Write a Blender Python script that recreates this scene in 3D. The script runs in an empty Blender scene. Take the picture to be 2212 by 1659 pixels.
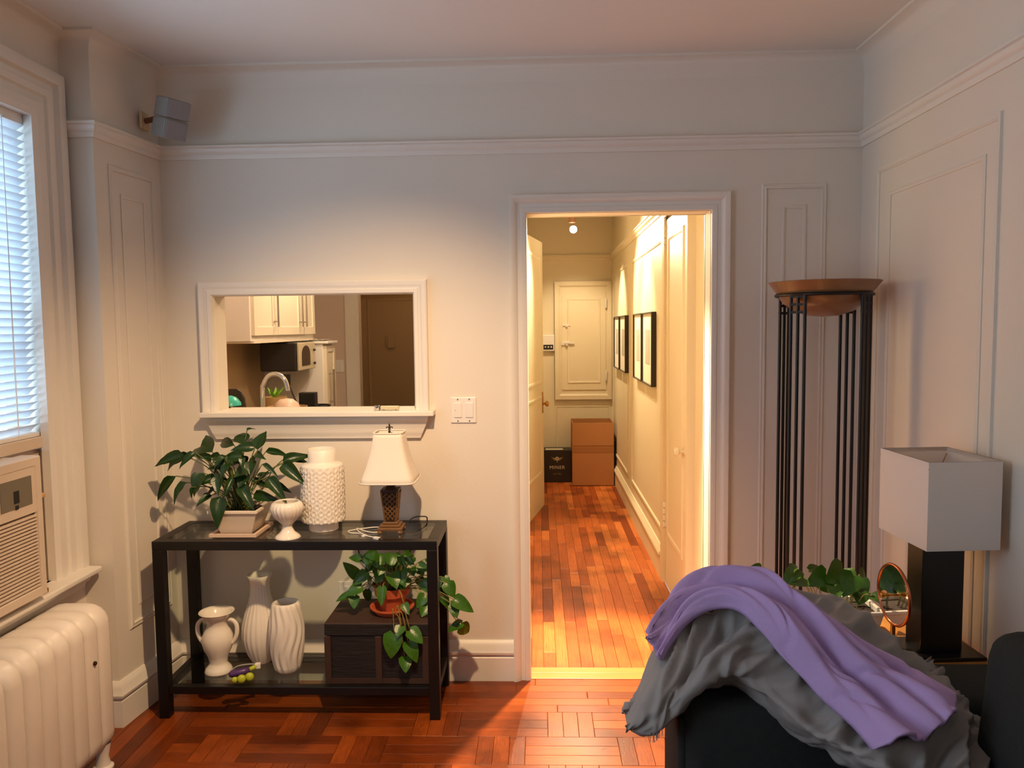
import bpy, math, random
from mathutils import Vector, Matrix
random.seed(7)
PI = math.pi
SC = bpy.context.scene
COL = SC.collection

def lin(r, g, b):
    f = lambda c: ((c/255+.055)/1.055)**2.4 if c/255 > .04045 else c/255/12.92
    return (f(r), f(g), f(b), 1)

# ---------------------------------------------------------------- camera
F_PX, PITCH, YAW, ROLL = 1677.0, .0729, .0345, -.0114
cam_d = bpy.data.cameras.new('camera')
cam_d.sensor_width = 36; cam_d.lens = F_PX/2212*36; cam_d.clip_start = .02
cam = bpy.data.objects.new('camera', cam_d); COL.objects.link(cam)
fw = Vector((-math.sin(YAW)*math.cos(PITCH), math.cos(YAW)*math.cos(PITCH), -math.sin(PITCH)))
ri = Vector((math.cos(YAW), math.sin(YAW), 0)); up = ri.cross(fw)
r2 = ri*math.cos(ROLL)+up*math.sin(ROLL); u2 = -ri*math.sin(ROLL)+up*math.cos(ROLL)
cm = Matrix((r2, u2, -fw)).transposed().to_4x4(); cm.translation = (0, -3.35, 1.562)
cam.matrix_world = cm
SC.camera = cam

# ---------------------------------------------------------------- exposure, world, lights
SC.view_settings.view_transform = 'Standard'; SC.view_settings.look = 'None'
SC.view_settings.gamma = 1; SC.view_settings.use_curve_mapping = False
SC.view_settings.exposure = 0.0
w = bpy.data.worlds.new('world'); SC.world = w; w.use_nodes = True
bg = w.node_tree.nodes['Background']; bg.inputs[0].default_value = (.55, .75, 1, 1); bg.inputs[1].default_value = 2.0

DAY = (.80, .89, 1.0)
WARM = (1.0, .66, .36)
HALLC = (1.0, .76, .47)
def area(name, loc, aim, sx, sy, power, color):
    d = bpy.data.lights.new(name, 'AREA'); d.shape = 'RECTANGLE'; d.size = sx; d.size_y = sy; d.energy = power; d.color = color
    o = bpy.data.objects.new(name, d); COL.objects.link(o); o.location = loc
    o.rotation_euler = (Vector(aim)-Vector(loc)).to_track_quat('-Z', 'Y').to_euler(); return o
def spot(name, loc, aim, deg, blend, power, color, radius=.03):
    d = bpy.data.lights.new(name, 'SPOT'); d.spot_size = math.radians(deg); d.spot_blend = blend; d.energy = power; d.color = color
    d.shadow_soft_size = radius
    o = bpy.data.objects.new(name, d); COL.objects.link(o); o.location = loc
    o.rotation_euler = (Vector(aim)-Vector(loc)).to_track_quat('-Z', 'Y').to_euler(); return o
def point(name, loc, power, color, radius=.05):
    d = bpy.data.lights.new(name, 'POINT'); d.energy = power; d.color = color; d.shadow_soft_size = radius
    o = bpy.data.objects.new(name, d); COL.objects.link(o); o.location = loc; return o
# daylight entering the two windows of the left wall
area('daylight_blind_window', (-2.12, -1.1, 1.75), (0, -1.1, 1.5), 1.0, 1.7, 34, (.62, .81, 1.0))
area('daylight_second_window', (-2.0, -2.75, 1.55), (0, -2.6, 1.5), .95, 1.6, 17, DAY)
# warm ceiling spot of this room, pointing at the console table
spot('ceiling_spot', (-.27, -1.6, 2.55), (-.78, -.25, .4), 88, 1.0, 225, WARM, .035)
# hall track spots
spot('hall_spot_pictures_far', (.34, 3.72, 2.45), (.76, 3.72, 1.35), 62, .8, 125, HALLC, .02)
spot('hall_spot_pictures_near', (.34, 2.12, 2.45), (.76, 2.12, 1.35), 62, .8, 115, HALLC, .02)
spot('hall_spot_doorway', (.2, .56, 2.55), (.2, -.42, 0), 58, .5, 1000, (1.0, .74, .46), .03)
spot('hall_spot_hatch', (.31, 3.7, 2.5), (.4, 4.65, .9), 75, .8, 60, HALLC, .02)
spot('hall_bulb', (.30, 3.12, 2.33), (.26, .6, .4), 105, .5, 140, HALLC, .03)
# kitchen ceiling lamp
spot('kitchen_spot', (-1.35, 2.75, 2.5), (-1.95, 2.75, 1.75), 120, .9, 60, HALLC, .04)
point('kitchen_ceiling_lamp', (-.9, 1.5, 2.5), 55, (1.0, .74, .5), .06)
point('foyer_fill', (-.8, 5.2, 2.45), 8, (1.0, .66, .36), .06)  # unseen fill added to bring out the entrance door panels

# ---------------------------------------------------------------- materials
MATS = {}
def mat(name, col, rough=.5, metal=0, var=0, vscale=4, bump=0, bscale=40, spec=.5, stretch=None, coat=0, trans=0, emit=None, estr=0):
    if name in MATS: return MATS[name]
    m = bpy.data.materials.new(name); m.use_nodes = True; nt = m.node_tree; b = nt.nodes['Principled BSDF']
    b.inputs['Base Color'].default_value = col; b.inputs['Roughness'].default_value = rough; b.inputs['Metallic'].default_value = metal
    b.inputs['Specular IOR Level'].default_value = spec; b.inputs['Coat Weight'].default_value = coat
    if emit: b.inputs['Emission Color'].default_value = emit; b.inputs['Emission Strength'].default_value = estr
    if var or bump:
        tc = nt.nodes.new('ShaderNodeTexCoord'); mp = nt.nodes.new('ShaderNodeMapping'); nt.links.new(tc.outputs['Object'], mp.inputs[0])
        if stretch: mp.inputs['Scale'].default_value = stretch
    if var:
        n = nt.nodes.new('ShaderNodeTexNoise'); n.inputs['Scale'].default_value = vscale; n.inputs['Detail'].default_value = 5
        nt.links.new(mp.outputs[0], n.inputs['Vector'])
        cr = nt.nodes.new('ShaderNodeMix'); cr.data_type = 'RGBA'
        cr.inputs[6].default_value = tuple(c*(1-var) for c in col[:3])+(1,); cr.inputs[7].default_value = tuple(min(1, c*(1+var)) for c in col[:3])+(1,)
        nt.links.new(n.outputs[0], cr.inputs[0]); nt.links.new(cr.outputs[2], b.inputs['Base Color'])
    if bump:
        n2 = nt.nodes.new('ShaderNodeTexNoise'); n2.inputs['Scale'].default_value = bscale; n2.inputs['Detail'].default_value = 4
        nt.links.new(mp.outputs[0], n2.inputs['Vector'])
        bp = nt.nodes.new('ShaderNodeBump'); bp.inputs['Strength'].default_value = bump; bp.inputs['Distance'].default_value = .01
        nt.links.new(n2.outputs[0], bp.inputs['Height']); nt.links.new(bp.outputs[0], b.inputs['Normal'])
    MATS[name] = m; return m

def glass_mat(name, tint, refl=1.0):
    m = bpy.data.materials.new(name); m.use_nodes = True; nt = m.node_tree; nt.nodes.clear()
    o = nt.nodes.new('ShaderNodeOutputMaterial'); t = nt.nodes.new('ShaderNodeBsdfTransparent'); g = nt.nodes.new('ShaderNodeBsdfGlossy')
    t.inputs[0].default_value = tint; g.inputs['Roughness'].default_value = .03
    fr = nt.nodes.new('ShaderNodeFresnel'); ge = nt.nodes.new('ShaderNodeNewGeometry'); mr = nt.nodes.new('ShaderNodeMapRange')
    mr.inputs[3].default_value = 1.5; mr.inputs[4].default_value = 1/1.5; nt.links.new(ge.outputs['Backfacing'], mr.inputs[0]); nt.links.new(mr.outputs[0], fr.inputs[0])
    mx = nt.nodes.new('ShaderNodeMixShader'); nt.links.new(fr.outputs[0], mx.inputs[0]); nt.links.new(t.outputs[0], mx.inputs[1]); nt.links.new(g.outputs[0], mx.inputs[2])
    nt.links.new(mx.outputs[0], o.inputs[0]); return m

def translucent_mat(name, col, amt):
    m = bpy.data.materials.new(name); m.use_nodes = True; nt = m.node_tree; b = nt.nodes['Principled BSDF']
    b.inputs['Base Color'].default_value = col; b.inputs['Roughness'].default_value = .7
    t = nt.nodes.new('ShaderNodeBsdfTranslucent'); t.inputs[0].default_value = col
    mx = nt.nodes.new('ShaderNodeMixShader'); mx.inputs[0].default_value = amt
    nt.links.new(b.outputs[0], mx.inputs[1]); nt.links.new(t.outputs[0], mx.inputs[2]); nt.links.new(mx.outputs[0], nt.nodes['Material Output'].inputs[0]); return m

def wood_mat(name, cols, rough, grain=1.0, stain=True):
    m = bpy.data.materials.new(name); m.use_nodes = True; nt = m.node_tree; b = nt.nodes['Principled BSDF']
    oi = nt.nodes.new('ShaderNodeObjectInfo'); tc = nt.nodes.new('ShaderNodeTexCoord'); ge = nt.nodes.new('ShaderNodeNewGeometry')
    ramp = nt.nodes.new('ShaderNodeValToRGB'); el = ramp.color_ramp.elements
    el[0].position = 0; el[0].color = cols[0]; el[1].position = 1; el[1].color = cols[-1]
    for i, c in enumerate(cols[1:-1]):
        e = el.new((i+1)/(len(cols)-1)); e.color = c
    nt.links.new(oi.outputs['Random'], ramp.inputs[0])
    mp = nt.nodes.new('ShaderNodeMapping'); mp.inputs['Scale'].default_value = (2.2, 7, 1)
    nt.links.new(tc.outputs['Object'], mp.inputs[0])
    n = nt.nodes.new('ShaderNodeTexNoise'); n.noise_dimensions = '4D'; n.inputs['Scale'].default_value = 2.0; n.inputs['Detail'].default_value = 6; n.inputs['Distortion'].default_value = .6
    mu = nt.nodes.new('ShaderNodeMath'); mu.operation = 'MULTIPLY'; mu.inputs[1].default_value = 57
    nt.links.new(oi.outputs['Random'], mu.inputs[0]); nt.links.new(mu.outputs[0], n.inputs['W']); nt.links.new(mp.outputs[0], n.inputs['Vector'])
    mr = nt.nodes.new('ShaderNodeMapRange'); mr.inputs[1].default_value = .3; mr.inputs[2].default_value = .75; mr.inputs[3].default_value = 1-.35*grain; mr.inputs[4].default_value = 1+.25*grain
    nt.links.new(n.outputs[0], mr.inputs[0])
    n2 = nt.nodes.new('ShaderNodeTexNoise'); n2.inputs['Scale'].default_value = 3.2; n2.inputs['Detail'].default_value = 7
    nt.links.new(ge.outputs['Position'], n2.inputs['Vector'])
    mr2 = nt.nodes.new('ShaderNodeMapRange'); mr2.inputs[1].default_value = .36; mr2.inputs[2].default_value = .52; mr2.inputs[3].default_value = .55; mr2.inputs[4].default_value = 1
    nt.links.new(n2.outputs[0], mr2.inputs[0])
    mm = nt.nodes.new('ShaderNodeMath'); mm.operation = 'MULTIPLY'; nt.links.new(mr.outputs[0], mm.inputs[0]); nt.links.new(mr2.outputs[0], mm.inputs[1])
    vm = nt.nodes.new('ShaderNodeVectorMath'); vm.operation = 'SCALE'; nt.links.new(ramp.outputs[0], vm.inputs[0]); nt.links.new(mm.outputs[0], vm.inputs['Scale'])
    nt.links.new(vm.outputs[0], b.inputs['Base Color']); b.inputs['Specular IOR Level'].default_value = .32
    rr = nt.nodes.new('ShaderNodeMapRange'); rr.inputs[3].default_value = rough*.8; rr.inputs[4].default_value = rough*1.5
    nt.links.new(n2.outputs[0], rr.inputs[0]); nt.links.new(rr.outputs[0], b.inputs['Roughness'])
    bp = nt.nodes.new('ShaderNodeBump'); bp.inputs['Strength'].default_value = .12; bp.inputs['Distance'].default_value = .004
    nt.links.new(n.outputs[0], bp.inputs['Height']); nt.links.new(bp.outputs[0], b.inputs['Normal'])
    MATS[name] = m; return m

WALL = mat('wall_paint', lin(226, 218, 205), .62, var=.03, vscale=1.5, bump=.06, bscale=60, spec=.3)
CEIL = mat('ceiling_paint', lin(224, 220, 214), .8, var=.02, bump=.05, bscale=50, spec=.2)
TRIM = mat('trim_gloss_paint', lin(230, 224, 214), .38, var=.02, bump=.03, bscale=30)
HALLW = mat('hall_paint', lin(228, 216, 186), .45, var=.03, vscale=2, bump=.05, bscale=40)
KWALL = mat('kitchen_paint', lin(214, 194, 180), .6, var=.03)
FLOORW = wood_mat('parquet_wood', [lin(104, 44, 12), lin(130, 58, 17), lin(152, 72, 23), lin(118, 50, 14)], .26)
HALLF = wood_mat('hall_plank_wood', [lin(158, 76, 28), lin(190, 98, 42), lin(210, 122, 60), lin(174, 86, 34), lin(134, 58, 22)], .32)
SADDLE = mat('threshold_wood', lin(196, 122, 62), .3, var=.2, vscale=3, stretch=(1, 12, 12))
SUB = mat('subfloor_dark', lin(40, 18, 8), .8)
BLACKW = mat('espresso_wood', lin(11, 8, 7), .4, var=.2, vscale=6, stretch=(1, 8, 8))
GLASS = glass_mat('table_glass', (.88, .94, .90, 1))
PANE = glass_mat('window_glass', (.95, .98, 1, 1))
CERAM = mat('white_glazed_ceramic', lin(238, 230, 216), .16, var=.02, coat=.3)
BISQUE = mat('matte_white_ceramic', lin(236, 228, 216), .5, var=.03, vscale=8)
LEAF = mat('peace_lily_leaf', lin(26, 56, 14), .32, var=.45, vscale=9, bump=.1, bscale=14)
LEAF2 = mat('pothos_leaf', lin(54, 96, 14), .3, var=.45, vscale=7, bump=.1, bscale=14)
STEM = mat('green_stem', lin(86, 96, 40), .5, var=.2)
VINE = mat('vine_stem', lin(140, 126, 60), .5, var=.2)
SOIL = mat('potting_soil', lin(34, 22, 14), .95, var=.4, vscale=40, bump=.6, bscale=60)
TERRA = mat('terracotta', lin(186, 84, 42), .75, var=.12, vscale=12, bump=.08)
WHITEP = mat('white_plastic', lin(232, 228, 222), .35)
GREYP = mat('grey_plastic', lin(150, 150, 148), .5)
GREYD = mat('grey_speaker_grille', lin(142, 142, 146), .75, bump=.3, bscale=400)
DARKP = mat('dark_plastic', lin(30, 28, 27), .4)
BLACKM = mat('black_metal', lin(24, 22, 24), .38, metal=.3)
CHROME = mat('chrome', lin(215, 215, 215), .12, metal=1)
STEEL = mat('brushed_steel', lin(170, 160, 150), .3, metal=1)
BRASS = mat('brass', lin(190, 140, 60), .3, metal=1)
COPPER = mat('copper', lin(196, 120, 84), .25, metal=1)
LINEN = translucent_mat('lamp_shade_linen', lin(244, 236, 224), .2)
CARD = mat('cardboard', lin(178, 122, 72), .8, var=.06, vscale=6, bump=.08, bscale=30)
CARDD = mat('cardboard_inside', lin(120, 76, 40), .85)
BOXBLK = mat('black_carton', lin(30, 28, 26), .4)
INKW = mat('print_cream', lin(222, 212, 186), .6)
INKG = mat('print_gold', lin(150, 136, 84), .55)
FABRIC = mat('charcoal_upholstery', lin(44, 46, 44), .9, var=.15, vscale=60, bump=.25, bscale=300, spec=.2)
COMF = mat('grey_comforter', lin(150, 144, 140), .75, var=.06, vscale=3, bump=.1, bscale=200, spec=.25)
THROW = mat('lavender_fleece', lin(190, 160, 208), .9, var=.05, vscale=6, bump=.2, bscale=260, spec=.15)

# ---------------------------------------------------------------- mesh helpers
class MB:
    def __init__(s): s.v = []; s.f = []
    def box(s, x0, x1, y0, y1, z0, z1):
        n = len(s.v)
        s.v += [(x0,y0,z0),(x1,y0,z0),(x1,y1,z0),(x0,y1,z0),(x0,y0,z1),(x1,y0,z1),(x1,y1,z1),(x0,y1,z1)]
        s.f += [tuple(n+i for i in q) for q in ((0,3,2,1),(4,5,6,7),(0,1,5,4),(1,2,6,5),(2,3,7,6),(3,0,4,7))]; return s
    def prism(s, pts, axis, a, b):
        # pts 2-D polygon, extruded along axis from a to b; axis 'x': (y,z), 'y': (x,z), 'z': (x,y)
        n = len(s.v); k = len(pts)
        def P(p, t): return {'x': (t, p[0], p[1]), 'y': (p[0], t, p[1]), 'z': (p[0], p[1], t)}[axis]
        s.v += [P(p, a) for p in pts]+[P(p, b) for p in pts]
        s.f.append(tuple(n+i for i in range(k))[::-1]); s.f.append(tuple(n+k+i for i in range(k)))
        for i in range(k):
            j = (i+1) % k; s.f.append((n+i, n+j, n+k+j, n+k+i))
        return s
    def grid(s, fn, nu, nv, cu=False, cv=False):
        n = len(s.v)
        for i in range(nu):
            for j in range(nv):
                s.v.append(tuple(fn(i/(nu if cu else nu-1), j/(nv if cv else nv-1))))
        for i in range(nu if cu else nu-1):
            for j in range(nv if cv else nv-1):
                a = n+i*nv+j; b = n+((i+1) % nu)*nv+j; c = n+((i+1) % nu)*nv+(j+1) % nv; d = n+i*nv+(j+1) % nv
                s.f.append((a, b, c, d))
        return s
    def lathe(s, prof, n=32, c=(0,0,0), rad=None, cap0=True, cap1=False):
        b = len(s.v); k = len(prof)
        for i in range(n):
            t = 2*PI*i/n
            for j, (r, z) in enumerate(prof):
                rr = rad(r, t, z, j) if rad else r
                s.v.append((c[0]+rr*math.cos(t), c[1]+rr*math.sin(t), c[2]+z))
        for i in range(n):
            i2 = (i+1) % n
            for j in range(k-1): s.f.append((b+i*k+j, b+i2*k+j, b+i2*k+j+1, b+i*k+j+1))
        if cap0: s.f.append(tuple(b+i*k for i in range(n))[::-1])
        if cap1: s.f.append(tuple(b+i*k+k-1 for i in range(n)))
        return s
    def tube(s, path, r, n=8, closed=False, cap=True):
        path = [Vector(p) for p in path]; b = len(s.v); m = len(path); prev = None
        for i, p in enumerate(path):
            a = path[(i-1) % m] if (closed or i > 0) else p; c = path[(i+1) % m] if (closed or i < m-1) else p
            t = (c-a); t = t.normalized() if t.length > 1e-9 else Vector((0,0,1))
            if prev is None:
                ref = Vector((0,0,1)) if abs(t.z) < .9 else Vector((1,0,0)); u = t.cross(ref).normalized()
            else:
                u = (prev-t*prev.dot(t)); u = u.normalized() if u.length > 1e-6 else t.orthogonal().normalized()
            prev = u; w_ = t.cross(u); rr = r[i] if isinstance(r, (list, tuple)) else r
            for k in range(n):
                q = 2*PI*k/n; s.v.append(tuple(p+u*rr*math.cos(q)+w_*rr*math.sin(q)))
        for i in range(m if closed else m-1):
            i2 = (i+1) % m
            for k in range(n): s.f.append((b+i*n+k, b+i*n+(k+1) % n, b+i2*n+(k+1) % n, b+i2*n+k))
        if cap and not closed:
            s.f.append(tuple(b+k for k in range(n))[::-1]); s.f.append(tuple(b+(m-1)*n+k for k in range(n)))
        return s
    def sweep(s, path, prof, normal, closed=False, cap=True):
        # profile (u, v): u sideways in the wall plane (normal x tangent), v out of the wall; mitred corners
        path = [Vector(p) for p in path]; N = Vector(normal); b = len(s.v); m = len(path); k = len(prof)
        for i, p in enumerate(path):
            sides = []
            if closed or i > 0: sides.append(N.cross((p-path[(i-1) % m]).normalized()))
            if closed or i < m-1: sides.append(N.cross((path[(i+1) % m]-p).normalized()))
            mv = sides[0] if len(sides) == 1 else (sides[0]+sides[1])/(1+sides[0].dot(sides[1]))
            for (u, v) in prof: s.v.append(tuple(p+mv*u+N*v))
        for i in range(m if closed else m-1):
            i2 = (i+1) % m
            for j in range(k-1): s.f.append((b+i*k+j, b+i2*k+j, b+i2*k+j+1, b+i*k+j+1))
        if cap and not closed:
            s.f.append(tuple(b+j for j in range(k))); s.f.append(tuple(b+(m-1)*k+j for j in range(k))[::-1])
        return s
    def ball(s, c, rx, ry=None, rz=None, n=12, m=8):
        ry = ry or rx; rz = rz or rx
        def fn(u, v):
            a = 2*PI*u; p = -PI/2+PI*(.02+.96*v); return (c[0]+rx*math.cos(p)*math.cos(a), c[1]+ry*math.cos(p)*math.sin(a), c[2]+rz*math.sin(p))
        return s.grid(fn, n, m, cu=True)
    def build(s, name, material, parent=None, smooth=False, bevel=0, loc=None, fix=True):
        me = bpy.data.meshes.new(name)
        v = s.v
        if parent is None and loc is None:
            xs, ys, zs = zip(*v); loc = ((min(xs)+max(xs))/2, (min(ys)+max(ys))/2, min(zs)); v = [(a-loc[0], b_-loc[1], c-loc[2]) for a, b_, c in v]
        me.from_pydata(v, [], s.f); me.update()
        if fix:
            import bmesh
            bm = bmesh.new(); bm.from_mesh(me); bmesh.ops.recalc_face_normals(bm, faces=bm.faces[:]); bm.to_mesh(me); bm.free()
        if material: me.materials.append(material)
        o = bpy.data.objects.new(name, me); COL.objects.link(o)
        if loc: o.location = loc
        if parent: o.parent = parent
        if smooth:
            for p in me.polygons: p.use_smooth = True
            if smooth == 'auto': me.set_sharp_from_angle(angle=math.radians(38))
        if bevel:
            md = o.modifiers.new('bevel', 'BEVEL'); md.width = bevel; md.segments = 2; md.limit_method = 'ANGLE'
        return o

def tag(o, label, cat, group=None, kind=None):
    o['label'] = label; o['category'] = cat
    if group: o['group'] = group
    if kind: o['kind'] = kind
    return o
def thing(name, label, cat, loc=(0,0,0), rz=0, group=None, kind=None):
    o = bpy.data.objects.new(name, None); COL.objects.link(o); o.location = loc; o.rotation_euler = (0, 0, rz); o.empty_display_size = .05
    return tag(o, label, cat, group, kind)
def struct(name, mb, m, label, cat, smooth=False, bevel=0):
    return tag(mb.build(name, m, smooth=smooth, bevel=bevel), label, cat, kind='structure')
def smoothpath(pts, n=6):
    pts = [Vector(p) for p in pts]; out = []
    for i in range(len(pts)-1):
        p0 = pts[max(i-1, 0)]; p1 = pts[i]; p2 = pts[i+1]; p3 = pts[min(i+2, len(pts)-1)]
        for k in range(n):
            t = k/n
            out.append(.5*((2*p1)+(p2-p0)*t+(2*p0-5*p1+4*p2-p3)*t*t+(3*p1-p0-3*p2+p3)*t**3))
    out.append(pts[-1]); return out
def curve_at(pts, t):
    # Catmull-Rom through pts, t in 0..1
    n = len(pts)-1; x = min(max(t, 0), 1)*n; i = min(int(x), n-1); f = x-i
    p0 = Vector(pts[max(i-1, 0)]); p1 = Vector(pts[i]); p2 = Vector(pts[i+1]); p3 = Vector(pts[min(i+2, n)])
    return .5*((2*p1)+(p2-p0)*f+(2*p0-5*p1+4*p2-p3)*f*f+(3*p1-p0-3*p2+p3)*f**3)

# ---------------------------------------------------------------- room shell
XR, YF, ZC = 1.36, -4.4, 2.675          # right wall, front wall, ceiling
XW, YP = -1.79, -.42                    # window wall, pilaster corner
PA, PB = (-1.625, 0.0), (-1.672, -.42)  # pilaster face
T = .125                                # back wall thickness
DX0, DX1, DZ = -.046, .735, 2.045       # doorway
SX0, SX1, SZ0, SZ1 = -1.412, -.532, 1.20, 1.715   # pass-through
HL, HR, HE = -.16, .76, 4.65            # hall left, right, end

b = MB()
for x0, x1, z0, z1 in ((-2.45, SX0, 0, ZC), (SX0, SX1, 0, SZ0), (SX0, SX1, SZ1, ZC), (SX1, DX0, 0, ZC), (DX0, DX1, DZ, ZC), (DX1, XR+.1, 0, ZC)):
    b.box(x0, x1, 0, T, z0, z1)
struct('wall_back', b, WALL, 'cream painted wall with a doorway and a pass-through opening', 'wall')
b = MB().box(XR, XR+.1, YF, 0, 0, ZC)
struct('wall_right', b, WALL, 'plain grey-lit wall behind the two floor and table lamps', 'wall')
b = MB()
W1 = (-1.56, -.605); W2 = (-3.3, -2.2); WZ0, WZ1 = .655, 2.345
for y0, y1, z0, z1 in ((YP, W1[1], 0, ZC), (W1[0], W1[1], 0, WZ0), (W1[0], W1[1], WZ1, ZC), (W2[1], W1[0], 0, ZC), (W2[0], W2[1], 0, WZ0), (W2[0], W2[1], WZ1, ZC), (YF, W2[0], 0, ZC)):
    b.box(XW-.2, XW, min(y0, y1), max(y0, y1), z0, z1)
b.prism([(XW-.2, YP), PB, PA, (XW-.2, 0)], 'z', 0, ZC)
struct('wall_left', b, WALL, 'window wall with a projecting pier at the corner', 'wall')
struct('wall_front', MB().box(XW-.2, XR+.1, YF-.1, YF, 0, ZC), WALL, 'plain cream wall closing the room behind the sofa', 'wall')
struct('ceiling', MB().box(-2.5, XR+.1, YF-.1, 6.2, ZC, ZC+.1), CEIL, 'smooth off-white plaster ceiling', 'ceiling')
# coved edge of the ceiling, picture rail, baseboards : profiles swept round the room (u = out of the wall, v = height)
def hsweep(mb, path, prof, z=0):
    # interior lies to the right of the path
    n = len(mb.v); k = len(prof); m = len(path); P = [Vector((p[0], p[1])) for p in path]
    for i, p in enumerate(P):
        ns = []
        if i > 0: t = (p-P[i-1]).normalized(); ns.append(Vector((t.y, -t.x)))
        if i < m-1: t = (P[i+1]-p).normalized(); ns.append(Vector((t.y, -t.x)))
        mv = ns[0] if len(ns) == 1 else (ns[0]+ns[1])/(1+ns[0].dot(ns[1]))
        for (u, v) in prof: mb.v.append((p.x+mv.x*u, p.y+mv.y*u, z+v))
    for i in range(m-1):
        for j in range(k-1): mb.f.append((n+i*k+j, n+(i+1)*k+j, n+(i+1)*k+j+1, n+i*k+j+1))
    mb.f.append(tuple(n+j for j in range(k))); mb.f.append(tuple(n+(m-1)*k+j for j in range(k))[::-1]); return mb
ROOM = [(XW, YF), (XW, YP), PB, PA, (XR, 0), (XR, YF)]
cove = [(-.01, -.085)]+[(.06-.06*math.cos(a*PI/12), -.085+.075*math.sin(a*PI/12)) for a in range(0, 7)]+[(.062, .01), (-.01, .01)]
struct('trim_1', hsweep(MB(), ROOM, cove, ZC), WALL, 'coved plaster edge where walls meet the ceiling', 'cornice', smooth='auto')
rail = [(-.01, 0), (.008, 0), (.012, .01), (.012, .018), (.02, .024), (.026, .034), (.026, .042), (.034, .046), (.034, .054), (.014, .058), (-.01, .058)]
struct('trim_2', hsweep(MB(), [(XW, YP-.015), (XW, YP), PB, PA, (XR, 0), (XR, YF)], rail, 2.294), TRIM, 'white picture rail running round the living room walls', 'picture rail', smooth='auto')
base = [(-.01, 0), (.022, 0), (.022, .105), (.016, .112), (.016, .118), (.028, .122), (.03, .132), (.024, .142), (.02, .16), (.012, .172), (.006, .18), (-.01, .18)]
struct('baseboard_left', hsweep(MB(), [(XW, -.44), (XW, YP), PB, PA, (DX0-.07, 0)], base), TRIM, 'tall moulded baseboard round the pier and behind the console table', 'baseboard', smooth='auto')
struct('baseboard_right', hsweep(MB(), [(DX1+.075, 0), (XR, 0), (XR, YF)], base), TRIM, 'tall moulded baseboard behind the torchiere lamp', 'baseboard', smooth='auto')
# applied panel mouldings on the walls
pm = [(-.011, 0), (-.011, .004), (-.006, .008), (0, .005), (.004, .008), (.009, .008), (.011, 0)]
pm2 = [(-.008, 0), (-.008, .004), (0, .007), (.008, .003), (.008, 0)]
def rect(plane, a0, a1, z0, z1, c):
    if plane == 'y': return [(a0, c, z0), (a1, c, z0), (a1, c, z1), (a0, c, z1)]
    return [(c, a0, z0), (c, a1, z0), (c, a1, z1), (c, a0, z1)]
b = MB().sweep(rect('y', .955, 1.203, .36, 2.14, 0), pm, (0,-1,0), True)
b.sweep(rect('y', 1.036, 1.123, .44, 2.055, 0), pm2, (0,-1,0), True)
struct('trim_3', b, WALL, 'narrow double panel moulding on the wall behind the torchiere', 'panel moulding', smooth='auto')
b = MB().sweep(rect('x', -.98, -.165, .36, 2.165, XR), pm, (-1,0,0), True)
b.sweep(rect('x', -.905, -.27, .46, 2.06, XR), pm2, (-1,0,0), True)
b.sweep(rect('x', -2.8, -1.22, .36, 2.165, XR), pm, (-1,0,0), True)
struct('trim_4', b, WALL, 'double panel mouldings on the wall beside the white square lamp shade', 'panel moulding', smooth='auto')
pa, pb = Vector((*PA, 0)), Vector((*PB, 0)); pn = Vector((-(pa-pb).y, (pa-pb).x, 0)).normalized()
if pn.x < 0: pn = -pn
def onp(d, z): q = pb+(pa-pb).normalized()*d; return (q.x, q.y, z)
b = MB().sweep([onp(.09, .37), onp(.36, .37), onp(.36, 2.2), onp(.09, 2.2)], pm, pn, True)
b.sweep([onp(.155, .45), onp(.30, .45), onp(.30, 2.1), onp(.155, 2.1)], pm2, pn, True)
struct('trim_5', b, WALL, 'tall narrow double panel moulding on the corner pier', 'panel moulding', smooth='auto')
# doorway casing
cas = [(.0, -.01), (.0, .012), (.006, .016), (.022, .016), (.024, .012), (.04, .012), (.046, .02), (.056, .026), (.066, .03), (.074, .03), (.074, -.01)]
struct('trim_6', MB().sweep([(DX0, 0, 0), (DX0, 0, DZ), (DX1, 0, DZ), (DX1, 0, 0)], cas, (0,-1,0)), TRIM, 'stepped white door casing round the open doorway', 'door casing', smooth='auto')
b = MB().sweep([(DX1, T, 0), (DX1, T, DZ), (DX0, T, DZ), (DX0, T, 0)], [(u*.3, v) for u, v in cas], (0,1,0))
struct('trim_7', b, HALLW, 'hall side casing of the open doorway', 'door casing', smooth='auto')
# pass-through casing, sill and apron
cas2 = [(-.004, -.01), (-.004, .02), (.002, .028), (.016, .03), (.02, .026), (.03, .028), (.034, .032), (.05, .034), (.056, .03), (.056, -.01)]
b = MB().sweep([(SX0, 0, SZ0), (SX0, 0, SZ1), (SX1, 0, SZ1), (SX1, 0, SZ0)], cas2, (0,-1,0))
struct('trim_8', b, TRIM, 'white mitred casing framing the pass-through to the kitchen', 'casing', smooth='auto')
b = MB().box(SX0-.052, SX1+.082, -.075, 0, 1.188, 1.209); b.box(SX0+.001, SX1-.001, -.01, T+.04, 1.19, 1.2089)
struct('trim_9', b, TRIM, 'white projecting sill of the pass-through', 'sill', bevel=.003)
b = MB()
ap = [(0, 1.188), (-.05, 1.188), (-.05, 1.172), (-.042, 1.166), (-.036, 1.16), (-.03, 1.152), (-.028, 1.12), (-.022, 1.105), (-.018, 1.095), (-.018, 1.088), (0, 1.088)]
n = len(b.v); k = len(ap)
for (x, sgn) in ((-1.45, 1), (-.48, -1)):
    for (y, z) in ap:
        ins = 0 if z > 1.165 else (1.165-z)/.077*.035
        b.v.append((x+sgn*ins, y, z))
for j in range(k-1): b.f.append((n+j, n+j+1, n+k+j+1, n+k+j))
b.f.append(tuple(n+j for j in range(k))); b.f.append(tuple(n+k+j for j in range(k))[::-1])
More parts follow.
